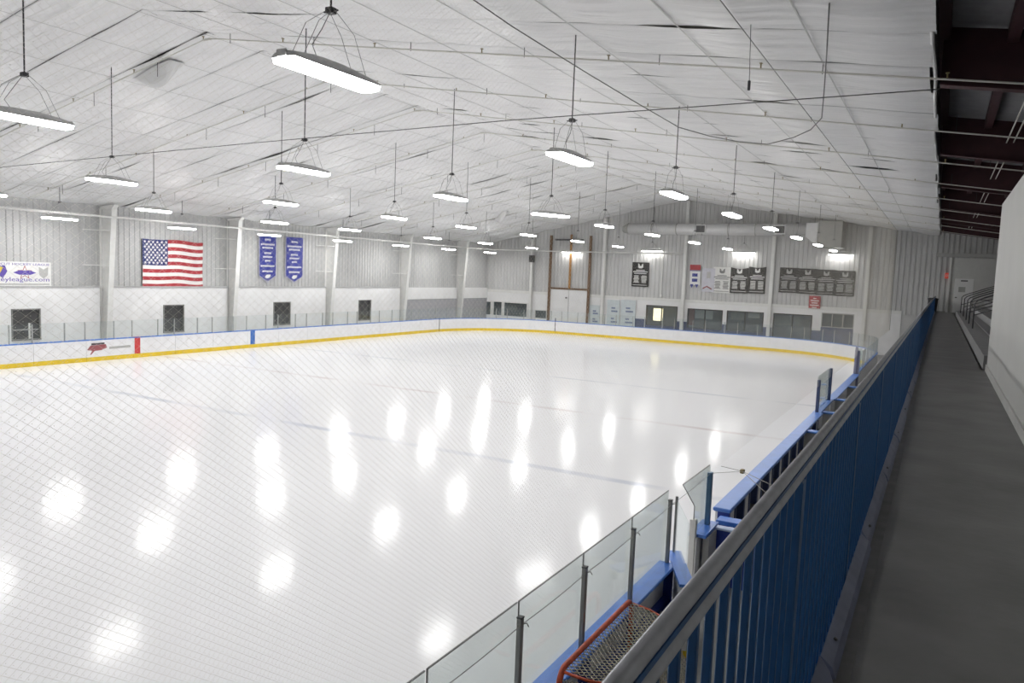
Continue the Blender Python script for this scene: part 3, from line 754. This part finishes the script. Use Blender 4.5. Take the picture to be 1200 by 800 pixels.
A2, B2 = clip_diag(-1.0, 61.6, NZ0, NZ1, .056, .75, .55)
def net3(P): 
    y, z = P[:, 0], P[:, 1]
    return np.stack([.02*np.sin(y*.7)*np.sin((z-NZ0)*.5), y-20, z-NZ0], 1)
V, F = strands((net3(A2), net3(B2)), 0.00047, '')
o = link('mesh', fast_mesh('mesh', V, F, m_net), SN.o); o['kind'] = 'stuff'
# knots where the nearest strands cross
ky = []
for half in (0, 1):
    gy_, gz_ = np.meshgrid(np.arange(1.0, 7.0, .056)+half*.028, np.arange(NZ0+half*.021, 6.6, .042)); ky.append(np.stack([gy_.ravel(), gz_.ravel()], 1))
K2 = net3(np.concatenate(ky)); r = .0017
tet = np.array([[1, 1, 1], [1, -1, -1], [-1, 1, -1], [-1, -1, 1]])*r*.8
V = (K2[:, None, :]+tet[None]).reshape(-1, 3); b4 = (np.arange(len(K2))*4)[:, None]
F = np.concatenate([b4+np.array([f]) for f in ((0, 1, 2), (0, 3, 1), (0, 2, 3), (1, 3, 2))], 0)
o = link('knots', fast_mesh('knots', V, F, m_net), SN.o); o['kind'] = 'stuff'
rp = []
hk = at(870, 552, 0, NX); ry = gy[1:]+[12.4]
rp.append((NX, -1, 1.86))
for i in range(len(ry)):
    prev = ry[i-1] if i else -1
    for q in (.25, .5, .75): rp.append((NX, prev+(ry[i]-prev)*q, 1.845-.015*math.sin(PI*q)))
    rp.append((NX, ry[i], 1.845))
rp.append(tuple(hk)); SN.part('bottom_rope', MB().tube(rp, .004, 5), m_rope)
SN.part('rope_knot', MB().bbox(NX-.04, NX+.04, hk.y-.05, hk.y+.05, hk.z-.04, hk.z+.04, .012), m_brass)
for (u, v, xx) in ((904, 568, -1.9), (905, 584, -2.0), (845, 546, -3.5)):
    SN.part('tie_rope', MB().tube([hk, at(u, v, 0, xx)], .005, 4), m_rope)
SN.part('top_cable', MB().tube([(NX, -1, NZ1), (NX, 61.6, NZ1)], .008, 5), m_cable)
SN.part('end_rope', MB().tube([(NX, 61.6, NZ0), (NX, 61.6, NZ1)], .02, 5), m_rope)

# ------------------------------------------------------------------ hockey goal between boards and walkway
HG = Thing('hockey_goal', 'hockey goal with worn red frame and cream mesh parked behind the glass', 'goal', (-2.9, 7.4, 0))
gy0, gy1, gx, gz = 6.42, 8.40, -2.90, 1.22
r_ = .03
def rnd(p, q, c, n=5): return [p+(q-p)*i/n for i in range(n+1)]
fr = []
for i in range(5): fr.append((gx, gy0+.12-.12*math.cos(i*PI/8+0)*1.0 if False else gy0, 0+i*.27))
front = [(gx, gy0, 0), (gx, gy0, 1.05)]
for i in range(1, 6): a = i*PI/12*1.2; front.append((gx, gy0+.14*(1-math.cos(a)), 1.05+.17*math.sin(a)))
front += [(gx, gy0+.2, gz), (gx, gy1-.2, gz)]
for i in range(5, 0, -1): a = i*PI/12*1.2; front.append((gx, gy1-.14*(1-math.cos(a)), 1.05+.17*math.sin(a)))
front += [(gx, gy1, 1.05), (gx, gy1, 0)]
HG.part('front_frame', MB().tube(front, r_, 8), m_goalred, smooth=True)
tb = gx+.50
top = [(gx, gy0+.06, gz-.03), (gx+.25, gy0+.08, gz-.05), (tb-.08, gy0+.14, gz-.07), (tb, gy0+.35, gz-.08), (tb, gy1-.35, gz-.08), (tb-.08, gy1-.14, gz-.07), (gx+.25, gy1-.08, gz-.05), (gx, gy1-.06, gz-.03)]
HG.part('top_frame', MB().tube(top, .017, 6), m_goalred, smooth=True)
bb = gx+1.05
base = [(gx, gy0, .03), (gx+.5, gy0-.06, .03), (bb-.15, gy0+.05, .03), (bb, gy0+.4, .03), (bb, gy1-.4, .03), (bb-.15, gy1-.05, .03), (gx+.5, gy1+.06, .03), (gx, gy1, .03)]
HG.part('base_frame', MB().tube(base, .025, 6), m_goalred, smooth=True)
HG.part('center_stay', MB().tube([(tb, (gy0+gy1)/2, gz-.08), (bb, (gy0+gy1)/2, .03)], .017, 6), m_goalred)
def patch_net(P00, P10, P11, P01, nu, nv, r, sag=0):
    P00, P10, P11, P01 = map(lambda p: np.array(p, float), (P00, P10, P11, P01))
    def S(u, v):
        q = P00*(1-u)*(1-v)+P10*u*(1-v)+P11*u*v+P01*(1-u)*v; q = q.copy(); q[2] -= sag*math.sin(PI*u)*math.sin(PI*v); return q
    A, B = [], []
    for i in range(nu):
        for j in range(nv):
            u0, u1, v0, v1 = i/nu, (i+1)/nu, j/nv, (j+1)/nv
            if (i+j) % 2 == 0: A.append(S(u0, v0)); B.append(S(u1, v1))
            else: A.append(S(u1, v0)); B.append(S(u0, v1))
    V, F = strands((np.array(A)-np.array(HG.loc), np.array(B)-np.array(HG.loc)), r, '')
    return V, F
nets = [patch_net((gx+.03, gy0+.08, gz-.01), (gx+.03, gy1-.08, gz-.01), (tb, gy1-.14, gz-.08), (tb, gy0+.14, gz-.08), 52, 13, .0062, .05),
        patch_net((tb, gy0+.14, gz-.08), (tb, gy1-.14, gz-.08), (bb, gy1-.1, .05), (bb, gy0+.1, .05), 52, 34, .0058, 0),
        patch_net((gx+.02, gy0+.02, gz-.08), (tb, gy0+.12, gz-.08), (bb-.1, gy0+.02, .05), (gx+.02, gy0, .05), 20, 34, .0058, 0),
        patch_net((gx+.02, gy1-.02, gz-.08), (tb, gy1-.12, gz-.08), (bb-.1, gy1-.02, .05), (gx+.02, gy1, .05), 20, 34, .0058, 0)]
for nm, (V, F) in zip(('top_netting', 'rear_netting', 'side_netting', 'side_netting'), nets):
    o = link(nm, fast_mesh(nm, V, F, m_goalnet), HG.o); o['kind'] = 'stuff'

# ------------------------------------------------------------------ walkway guard rail
GR = Thing('guard_rail', 'blue picket guard rail with grey double top rail along the walkway', 'railing', (-.36, 8, WZ))
GR.part('top_rail', MB().tube([(-.337, -1.5, 4.459), (-.337, YB-.3, 4.459)], .0155, 14), m_galv, smooth=True)
GR.part('lower_rail', MB().tube([(-.331, -1.5, 4.421), (-.331, YB-.3, 4.421)], .0155, 14), m_galv, smooth=True)
GR.part('rail_web', MB().box(-.344, -.324, -1.5, YB-.3, 4.424, 4.446), m_picket)
pk = MB().bbox(-.0085, .0085, -.0085, .0085, 0, .985, .002).mesh('picket', m_picket)
for i in range(300):
    yy = .30+i*.112
    o = link('picket', pk, GR.o); o.location = (.025, yy-8, .015)
mb = MB(); yy = .30+300*.112
while yy < YB-.4: mb.box(-.3435, -.3265, yy-.0095, yy+.0095, WZ+.015, WZ+.99); yy += .112
GR.part('far_pickets', mb, m_picket, kind='stuff')
ps = MB().bbox(-.02, .02, -.03, .03, -.0, 1.0, .004).mesh('rail_post', m_picket)
yy = .62
while yy < YB-.5:
    o = link('rail_post', ps, GR.o); o.location = (.022, yy-8, 0); yy += 1.83
GR.part('bottom_rail', MB().box(-.35, -.32, -1.5, YB-.3, WZ+.0, WZ+.03), m_picket)
yy = -.4; i = 0
while yy < YB-1:
    dx = .006*(i % 3)
    tp = MB().prism([(-.315, yy+.01, WZ), (-.262+dx, yy+.01, WZ), (-.28+dx, yy+.01, WZ+.05), (-.315, yy+.01, WZ+.09+.012*(i % 2))], (0, 1.80, 0))
    o = GR.part('toe_plate', tp, m_toe)
    if yy < 14: GR.part('bolt', MB().tube([(-.29, yy+.25, WZ+.06), (-.280, yy+.25, WZ+.072)], .008, 6), m_dark, o)
    yy += 1.83; i += 1

# ------------------------------------------------------------------ left wall: sign, flag, banners
XW = XL+.05
LSG = Thing('league_sign', 'white league banner with star emblem high on the left wall, cut by the frame', 'banner', tuple(at(20, 320, 0, XW)))
a, b = at(-14, 304, 0, XW), at(60, 334.5, 0, XW); ym = b.y
zt, zb = at(40, 307, 0, XW).z, at(40, 335, 0, XW).z
LSG.part('sheet', MB().box(XW-.02, XW, a.y, ym, zb, zt), m_white)
def lw(u, v, o=.006): p = at(u, v, 0, XW); return Vector((XW+o, p.y, p.z))
yv, zv = (0, 1, 0), (0, 0, 1)
c = lw(14, 331.2-.6); hh = (zt-zb)
LSG.text('cthockeyleague.com', m_purple, (XW+.004, lw(58, 330, 0).y-1.66, zb+hh*.25), yv, zv, 3.3, hh*.22)
LSG.text('CONNECTICUT HOCKEY LEAGUE', m_purple, (XW+.004, lw(58, 309, 0).y-1.66, zt-hh*.10), yv, zv, 3.3, hh*.09)
LSG.part('lettering', MB().quad((XW+.004, lw(0, 334, 0).y-.2, zb+.05), (XW+.004, lw(58, 334, 0).y, zb+.05), (XW+.004, lw(58, 334, 0).y, zb+.11), (XW+.004, lw(0, 334, 0).y-.2, zb+.11)), m_grey)
cy, cz = lw(29, 320, 0).y, (zt+zb)/2+.06
def star(mb, x, y, z, R, rr=.42, rot=0):
    mb.poly([(x, y+R*(1 if i % 2 == 0 else rr)*math.sin(i*PI/5+rot), z+R*(1 if i % 2 == 0 else rr)*math.cos(i*PI/5+rot)) for i in range(9, -1, -1)]); return mb
LSG.part('star_emblem', star(MB(), XW+.004, cy, cz, .36), m_lred)
LSG.part('star_emblem', star(MB(), XW+.008, cy, cz, .27), m_white)
LSG.part('star_emblem', MB().poly([(XW+.012, cy-.52, cz), (XW+.012, cy-.25, cz-.10), (XW+.012, cy+.25, cz-.10), (XW+.012, cy+.52, cz), (XW+.012, cy+.25, cz+.10), (XW+.012, cy-.25, cz+.10)]), m_purple)
cy2 = lw(51, 320, 0).y
LSG.part('shield_emblem', MB().poly([(XW+.006, cy2-.22, cz+.28), (XW+.006, cy2-.2, cz-.1), (XW+.006, cy2, cz-.28), (XW+.006, cy2+.2, cz-.1), (XW+.006, cy2+.22, cz+.28), (XW+.006, cy2, cz+.16)]), m_grey)
cy3 = lw(3, 320, 0).y
LSG.part('player_emblem', MB().poly([(XW+.006, cy3-.45, cz+.1), (XW+.006, cy3+.0, cz-.28), (XW+.006, cy3+.2, cz+.05), (XW+.006, cy3+.1, cz+.32), (XW+.006, cy3-.2, cz+.3)]), m_purple)
LSG.part('player_emblem', MB().poly([(XW+.010, cy3-.42, cz+.18), (XW+.010, cy3-.12, cz-.05), (XW+.010, cy3+.02, cz+.22), (XW+.010, cy3-.2, cz+.3)]), mat('logo_yellow', (.75, .6, .08), .6, noise=.1))
# flag
fy0, fy1 = at(166, 308, 0, XW).y, at(237, 308, 0, XW).y
fzt, fzb = at(200, 281.5, 0, XW).z, at(200, 336.5, 0, XW).z
FL = Thing('american_flag', 'american flag hung flat high on the left wall', 'flag', (XW, (fy0+fy1)/2, fzb))
def fpt(s, t, o=0): # s along, t up
    y_ = fy0+(fy1-fy0)*s; z_ = fzb+(fzt-fzb)*t
    return (XW+.06+.02*math.sin(5*s*PI+t*2)+.02*math.sin(3*s+5*t)+o, y_, z_-.06*s*math.sin(s*9))
for i in range(13):
    t0, t1 = i/13, (i+1)/13; s0 = .4 if i >= 6 else 0; mb = MB(); N = 14
    for q in range(N):
        a_, b_ = s0+(1-s0)*q/N, s0+(1-s0)*(q+1)/N
        mb.quad(fpt(a_, t0), fpt(b_, t0), fpt(b_, t1), fpt(a_, t1))
    FL.part('stripe', mb, m_fred if i % 2 == 0 else m_star)
mb = MB()
for q in range(6): mb.quad(fpt(.4*q/6, 6/13), fpt(.4*(q+1)/6, 6/13), fpt(.4*(q+1)/6, 1), fpt(.4*q/6, 1))
cn = FL.part('canton', mb, m_fblue)
for r0 in range(9):
    for c0 in range(6 if r0 % 2 == 0 else 5):
        s = .4*(1+2*c0+(r0 % 2))/12; tt = 6/13+(7/13)*(r0+1)/10; p = fpt(s, tt, .035)
        FL.part('star', star(MB(), p[0], p[1], p[2], .095), m_star, cn)
# blue pennant banners
for i, (u0, u1, vt, vb, lab) in enumerate(((303, 323.5, 275, 331, 'blue pointed championship banner left of its twin on the left wall'), (334, 355, 278, 331.5, 'blue pointed championship banner right of its twin on the left wall'))):
    y0, y1 = at(u0, 300, 0, XW).y, at(u1, 300, 0, XW).y; um = (u0+u1)/2
    z1, z0 = at(um, vt, 0, XW).z, at(um, vb, 0, XW).z; ym = (y0+y1)/2; zz = z0+.42
    t = Thing('pennant_banner', lab, 'banner', (XW, ym, z0), 'blue pennant banners')
    t.part('border', MB().prism([(XW, y0, z1), (XW, y0, zz), (XW, ym, z0), (XW, y1, zz), (XW, y1, z1)], (.03, 0, 0)), mat('banner_silver', (.42, .42, .50), .6, noise=.1))
    e = .07
    t.part('cloth', MB().prism([(XW+.03, y0+e, z1), (XW+.03, y0+e, zz+.03), (XW+.03, ym, z0+.1), (XW+.03, y1-e, zz+.03), (XW+.03, y1-e, z1)], (.015, 0, 0)), m_bban)
    t.part('hanging_rod', MB().tube([(XW+.02, y0-.1, z1), (XW+.02, y1+.1, z1)], .02, 6), m_alu)
    rows = [(.10, .35), (.20, .8), (.27, .62), (.38, .4), (.46, .55), (.54, .3), (.65, .8), (.76, .6)]
    hh = z1-z0; ww = y1-y0
    for (f, wd) in rows:
        zc = z1-hh*f; mb = MB(); nn = int(wd*12)
        for q in range(nn):
            ya = ym-ww*wd/2+ww*wd*q/nn
            mb.box(XW+.045, XW+.05, ya, ya+ww*wd/nn*.72, zc-.05-(.02 if q % 3 == 0 else 0), zc+.05)
        t.part('lettering', mb, m_white, kind='stuff')
    zc = z1-hh*.87
    t.part('emblem', MB().poly([(XW+.05, ym-.25, zc-.05), (XW+.05, ym-.05, zc-.14), (XW+.05, ym+.18, zc-.05), (XW+.05, ym+.25, zc+.12), (XW+.05, ym-.1, zc+.12)]), m_white)

# ------------------------------------------------------------------ eave conduit
PE = [(XL+.95, y_, 6.92) for y_ in (14, 30, 45, 56.5)]+[(XL+1.6, 60.6, 6.93)]
q0, q1 = at(700, 295.5, 1, 61.3), at(800, 297.5, 1, 61.3)
PE += [(-30, 61.3, q0.z), tuple(q1)]
single('eave_conduit', MB().tube(PE, .055, 6), m_offwhite, 'long white pipe along the eave of the left wall and across the back wall', 'pipe', smooth=True)

# ------------------------------------------------------------------ back wall: duct, heater, door, banners
YW = YB-.06
dz1, dz0 = at(840, 262, 1, 60.85).z, at(840, 275.5, 1, 60.85).z; dzc, dr = (dz1+dz0)/2, (dz1-dz0)/2
dx0, dx1 = at(737, 268, 1, 60.85).x, at(953, 268, 1, 60.85).x
DU = Thing('air_duct', 'long white round air duct hung along the top of the back wall', 'duct', (dx0, 60.85, dzc))
DU.part('duct_run', MB().tube([(dx0, 60.85, dzc), (dx1, 60.85, dzc)], dr, 16), m_duct, smooth=True)
nseg = 7
for i in range(nseg+1):
    x = dx0+(dx1-dx0)*i/nseg
    DU.part('joint_ring', MB().tube([(x-.03, 60.85, dzc), (x+.03, 60.85, dzc)], dr+.025, 16), m_unit)
    DU.part('strap_hanger', MB().tube([(x+.1, 60.85, dzc+dr), (x+.1, 60.85, roofz(x)-.05)], .012, 4), m_dark)
for u in (821, 914):
    p = at(u, 268, 1, 60.85-dr); gf = DU.part('grille', MB().box(p.x-.42, p.x+.42, 60.85-dr-.06, 60.85-dr+.1, dzc-.34, dzc+.34), m_duct)
    DU.part('louvre', MB().box(p.x-.34, p.x+.34, 60.85-dr-.065, 60.85-dr-.055, dzc-.26, dzc+.26), m_dark, gf)
DU.part('end_cone', MB().tube([(dx0-.5, 60.85, dzc-.05), (dx0, 60.85, dzc)], [dr*.55, dr], 16), m_unit)
ua, ub = at(955, 262, 1, 60.6), at(988, 291, 1, 60.6)
HU = Thing('heater_unit', 'big grey heater box at the right end of the air duct', 'heater', (ua.x, 60.6, ub.z))
HU.part('casing', MB().bbox(ua.x+.35, ub.x, 59.5, 61.35, ub.z, ua.z+.15, .04), m_unit)
HU.part('intake_flange', MB().prism([(ua.x-.55, 60.85-.5, dzc-.5), (ua.x+.35, 59.7, ub.z+.1), (ua.x+.35, 59.7, ua.z), (ua.x-.55, 60.85-.5, dzc+.5)], (0, 1.1, 0)), m_duct)
for x in (ua.x+.5, ub.x-.15): HU.part('hanger', MB().tube([(x, 60.6, ua.z+.1), (x, 60.6, roofz(x)-.05)], .02, 4), m_dark)
# tall door with tracks
ta, tb_ = at(645.5, 338, 1, YW-.1), at(687, 382, 1, YW-.1)
OD = Thing('sliding_door', 'tall white sliding door under a brown track frame in the back wall', 'door', (ta.x, YW, 0))
OD.part('leaf', MB().box(ta.x, (ta.x+tb_.x)/2-.02, YW-.14, YW-.06, .0, ta.z), m_wallwhite)
OD.part('leaf', MB().box((ta.x+tb_.x)/2+.02, tb_.x, YW-.14, YW-.06, .0, ta.z), m_wallwhite)
ztt = at(666, 276, 1, YW-.1).z; zh = at(666, 281, 1, YW-.1).z
for x in (ta.x-.1, tb_.x+.1): OD.part('side_track', MB().box(x-.11, x+.11, YW-.26, YW-.14, 0, ztt), m_rust)
OD.part('header', MB().box(ta.x-.1, tb_.x+.1, YW-.22, YW-.14, ta.z-.02, ta.z+.13), m_rust)
OD.part('top_track', MB().box(ta.x+.3, tb_.x-.6, YW-.26, YW-.18, zh-.07, zh+.07), m_dark)
xm = (ta.x+tb_.x)/2+.05; OD.part('centre_rail', MB().box(xm-.09, xm+.09, YW-.24, YW-.16, ta.z+.1, ztt+.1), m_oran)
OD.part('hook', MB().bbox(xm-.35, xm-.2, YW-.2, YW-.14, ta.z-.8, ta.z-.68), m_dark)
# black banners
def lines(t, x0, x1, z1, z0, yy, m, logo=True):
    W_, H_ = x1-x0, z1-z0; xc = (x0+x1)/2
    if logo:
        z = z1-H_*.15; s = min(W_, H_)*.13
        t.part('emblem', MB().poly([(xc-s*1.1, yy, z+s), (xc-s*1.1, yy, z-s*.6), (xc-s*.5, yy, z-s), (xc+s*.5, yy, z-s), (xc+s*1.1, yy, z-s*.6), (xc+s*1.1, yy, z+s), (xc+s*.55, yy, z+s*.7), (xc+s*.3, yy, z), (xc-s*.3, yy, z), (xc-s*.55, yy, z+s*.7)][::-1]), m)
    mb = MB()
    for (f, wd, hh) in ((.33, .5, .03), (.39, .85, .035), (.46, .7, .03), (.94, .8, .02)):
        z = z1-H_*f; mb.box(xc-W_*wd/2, xc+W_*wd/2, yy-.004, yy, z-H_*hh/2, z+H_*hh/2)
    t.part('heading_lettering', mb, m, kind='stuff')
    mb = MB(); rng = random.Random(int(x0*100))
    for cx in (-.22, .22):
        for k in range(7):
            z = z1-H_*(.56+.045*k); ww = W_*(.24+rng.uniform(0, .1))
            mb.box(xc+W_*cx-ww/2, xc+W_*cx+ww/2, yy-.004, yy, z-H_*.013, z+H_*.013)
    t.part('name_lettering', mb, m, kind='stuff')
def banner(u0, v0, u1, v1, m, ink, name, label, group=None, y_=None, skew=0):
    yy = y_ or YW-.03; a, b = at(u0, v0, 1, yy), at(u1, v1, 1, yy)
    t = Thing(name, label, 'banner', ((a.x+b.x)/2, yy, b.z), group)
    mb = MB(); N = 8
    for i in range(N):
        s0, s1 = i/N, (i+1)/N; f = lambda s: .015*math.sin(s*9+a.x)
        x0, x1 = a.x+.02+(b.x-a.x-.04)*s0, a.x+.02+(b.x-a.x-.04)*s1
        dz = lambda s: -skew*math.sin(PI*s)
        mb.quad((x0, yy+f(s0), b.z), (x1, yy+f(s1), b.z), (x1, yy+f(s1), a.z+dz(s1)), (x0, yy+f(s0), a.z+dz(s0)))
    t.part('cloth', mb, m)
    t.part('hem', MB().box(a.x+.02, b.x-.02, yy-.02, yy+.02, b.z-.02, b.z+.03), m)
    if ink: lines(t, a.x, b.x, a.z, b.z, yy-.03, ink)
    return t, a, b
GB = 'black record banners on the back wall'
banner(741, 307, 760, 336, m_black, m_white, 'record_banner', 'single black banner with white print left of the back wall centre', GB)
banner(856.5, 313, 876, 343.5, m_black, m_white, 'record_banner', 'left of the two black banners beside the white banner', GB, None, .12)
banner(878, 312, 896.5, 344, m_black, m_white, 'record_banner', 'right of the two black banners, next to the wall column', GB, None, .1)
for i, (u0, u1) in enumerate(((914, 935), (935.5, 957), (957.5, 978.5), (979, 1001))):
    banner(u0, 313.2+i*1.2, u1, 343+i*1.4, m_black, m_grey, 'record_banner', ['first', 'second', 'third', 'last'][i]+' from the left of the four joined black banners on the back wall', GB)
banner(836, 312.5, 856, 343.5, m_white, mat('print_dark', (.22, .22, .22), .7, noise=.1), 'white_banner', 'white banner with dark crest and print left of the black pair', None)
t, a, b = banner(823, 314, 837, 342, mat('banner_pale', (.62, .62, .68), .7, noise=.12), None, 'pale_banner', 'pale grey draped banner with a red arc behind the white banner')
t.part('red_arc', MB().tube([(a.x+.15, YW-.06, b.z+.25), (a.x+.45, YW-.06, b.z+.42), (a.x+.85, YW-.06, b.z+.22)], .05, 5), m_lred)
t.part('blue_patch', MB().box(a.x+.4, a.x+.7, YW-.06, YW-.05, a.z-.8, a.z-.3), m_grey)
t, a, b = banner(809, 310, 820, 334, m_white, None, 'crest_banner', 'narrow white banner with red top and blue tails beside the wall column')
W_ = b.x-a.x
t.part('red_header', MB().box(a.x, b.x, YW-.08, YW-.06, a.z-.42, a.z), m_fred)
t.part('blue_bar', MB().box(a.x, b.x, YW-.075, YW-.06, a.z-.50, a.z-.44), m_bban)
for k in range(2): t.part('lettering', MB().box(a.x+W_*.25, b.x-W_*.25, YW-.07, YW-.06, a.z-.95-k*.42, a.z-.70-k*.42), m_bban)
for k in (.25, .72): t.part('tail', MB().prism([(a.x+W_*(k-.16), YW-.07, b.z+.05), (a.x+W_*(k+.16), YW-.07, b.z+.05), (a.x+W_*k, YW-.07, b.z-.25)], (0, .02, 0)), m_bban)
a, b = at(948.5, 346.5, 1, YW-.05), at(961, 361.5, 1, YW-.05)
t = Thing('red_sign', 'small red notice board with white print below the four black banners', 'sign', (a.x, YW, b.z))
t.part('board', MB().bbox(a.x, b.x, YW-.1, YW-.05, b.z, a.z, .01), m_fred)
for k in range(5):
    z = a.z-.18-k*.17; ins = (.3, .12, .2, .1, .25)[k]
    t.part('lettering', MB().box(a.x+ins, b.x-ins, YW-.106, YW-.1, z-.035, z+.035), m_star)
# glass notice posters low on the back wall
for i, (u0, v0, u1, v1, lab) in enumerate(((691, 357, 702, 381, 'narrow glass poster panel right of the sliding door'), (712, 351, 725, 383, 'middle pale poster panel with blue print on the back wall'), (728, 351, 743.5, 384, 'right pale poster panel with blue print on the back wall'))):
    a, b = at(u0, v0, 1, YW-.05), at(u1, v1, 1, YW-.05)
    t = Thing('poster_panel', lab, 'poster', (a.x, YW, b.z), 'pale poster panels'); t.part('sheet', MB().box(a.x, b.x, YW-.07, YW-.03, b.z, a.z), mat('poster_pale', (.62, .68, .70), .4, noise=.08))
    for (fz, wd) in ((.3, .3), (.42, .5), (.7, .25), (.82, .5)):
        z = a.z-(a.z-b.z)*fz; W_ = b.x-a.x; t.part('lettering', MB().box(a.x+W_*.35, a.x+W_*(.35+wd), YW-.076, YW-.07, z-.07, z+.07), mat('poster_ink', (.20, .25, .38), .6, noise=.1))
# loudspeaker on the column, conduits
a = at(623, 303, 1, 61.4)
t = Thing('wall_speaker', 'dark loudspeaker box fixed high on the leftmost back wall column', 'speaker', (a.x, 61.4, a.z-.3))
t.part('cabinet', MB().bbox(a.x-.18, a.x+.22, 61.2, 61.6, a.z-.32, a.z+.3, .02), m_dark); t.part('grille', MB().box(a.x-.12, a.x+.16, 61.18, 61.2, a.z-.26, a.z+.24), m_black)
a0, a1 = at(777, 302, 1, YW-.05), at(777, 345, 1, YW-.05)
t = Thing('wall_conduit', 'white conduit running down the back wall right of the single black banner', 'conduit', (a0.x, YW, a1.z))
t.part('pipe', MB().tube([(a0.x-.9, YW-.06, a0.z), (a0.x, YW-.06, a0.z), (a0.x, YW-.06, a1.z)], .04, 6), m_offwhite); t.part('box', MB().bbox(a0.x-.08, a0.x+.08, YW-.12, YW, a1.z-.2, a1.z), m_offwhite)

# ------------------------------------------------------------------ far end of the walkway
a, b = at(1086, 354, 1, 58.5), at(1099, 371, 1, 58.5)
t = Thing('trash_bin', 'black trash bin at the far end of the walkway', 'bin', ((a.x+b.x)/2, 58.5, WZ))
xc, r0 = (a.x+b.x)/2, (b.x-a.x)/2*.85
t.part('body', MB().tube([(xc, 58.5, WZ), (xc, 58.5, WZ+.82)], [r0*.85, r0], 12), m_bin, smooth=False); t.part('lid', MB().tube([(xc, 58.5, WZ+.82), (xc, 58.5, WZ+.90), (xc, 58.5, WZ+.96)], [r0*1.08, r0*1.08, r0*.6], 12), m_bin)
a, b = at(1114.5, 302, 1, 60), at(1166, 373, 1, 60)
cl = struct('wall_closet', MB().box(a.x, 8.8, 60, 60.12, WZ, a.z), mat('closet_white', (.62, .62, .60), .5, noise=.05))
child(cl, 'corner_post', MB().box(a.x-.05, a.x+.08, 59.9, 60, WZ, a.z), m_offwhite)
child(cl, 'top_beam', MB().box(a.x-.9, 8.8, 59.85, 60, a.z+.05, a.z+.30), m_grey)
d1 = struct('door_1', MB().box(a.x+.35, a.x+1.45, 59.95, 60.0, WZ, WZ+2.3), m_wallwhite)
child(d1, 'door_handle', MB().bbox(a.x+.43, a.x+.55, 59.88, 59.95, WZ+1.0, WZ+1.06), m_dark)
child(d1, 'door_closer', MB().bbox(a.x+.7, a.x+1.1, 59.88, 59.95, WZ+2.12, WZ+2.2), m_dark)
child(d1, 'notice', MB().box(a.x+.6, a.x+1.0, 59.94, 59.95, WZ+1.4, WZ+1.75), m_grey)
p = at(1111.5, 323, 1, 61.9)
t = Thing('exit_sign', 'small red lit exit sign beside the white closet at the walkway end', 'sign', (p.x, 61.9, p.z))
t.part('face', MB().bbox(p.x-.22, p.x+.22, 61.86, 61.98, p.z-.2, p.z+.2), m_exit); t.text('EXIT', m_star, (p.x, 61.85, p.z), (1, 0, 0), (0, 0, 1), .34, .16)
# bleachers beside the walkway
BL = Thing('bleachers', 'grey stepped bleachers with tube handrails right of the far walkway', 'bleachers', (1.5, 36, WZ))
for k in range(5):
    x0 = .85+k*.75
    BL.part('riser', MB().box(x0, x0+.75, 18.2, 54, WZ, WZ+.28+.3*k), mat('riser_grey', (.26, .26, .26), .7, noise=.15))
    BL.part('seat_plank', MB().bbox(x0+.42, x0+.72, 18.3, 54, WZ+.28+.3*k+.40 if k else WZ+.30, WZ+.28+.3*k+.45 if k else WZ+.34, .01), m_seat)
for j, yy in enumerate((30, 34, 38, 43, 49)):
    pts = []
    for (dx, dz) in ((1.0, .3), (1.0, 1.15), (1.08, 1.25), (1.3, 1.36), (2.9, 2.0), (3.0, 1.9), (3.0, 1.2)): pts.append((dx, yy, WZ+dz))
    BL.part('handrail', MB().tube(pts, .022, 6), m_dark, smooth=True)
    BL.part('handrail_midbar', MB().tube([(1.0, yy, WZ+.75), (2.98, yy, WZ+1.5)], .018, 6), m_dark)
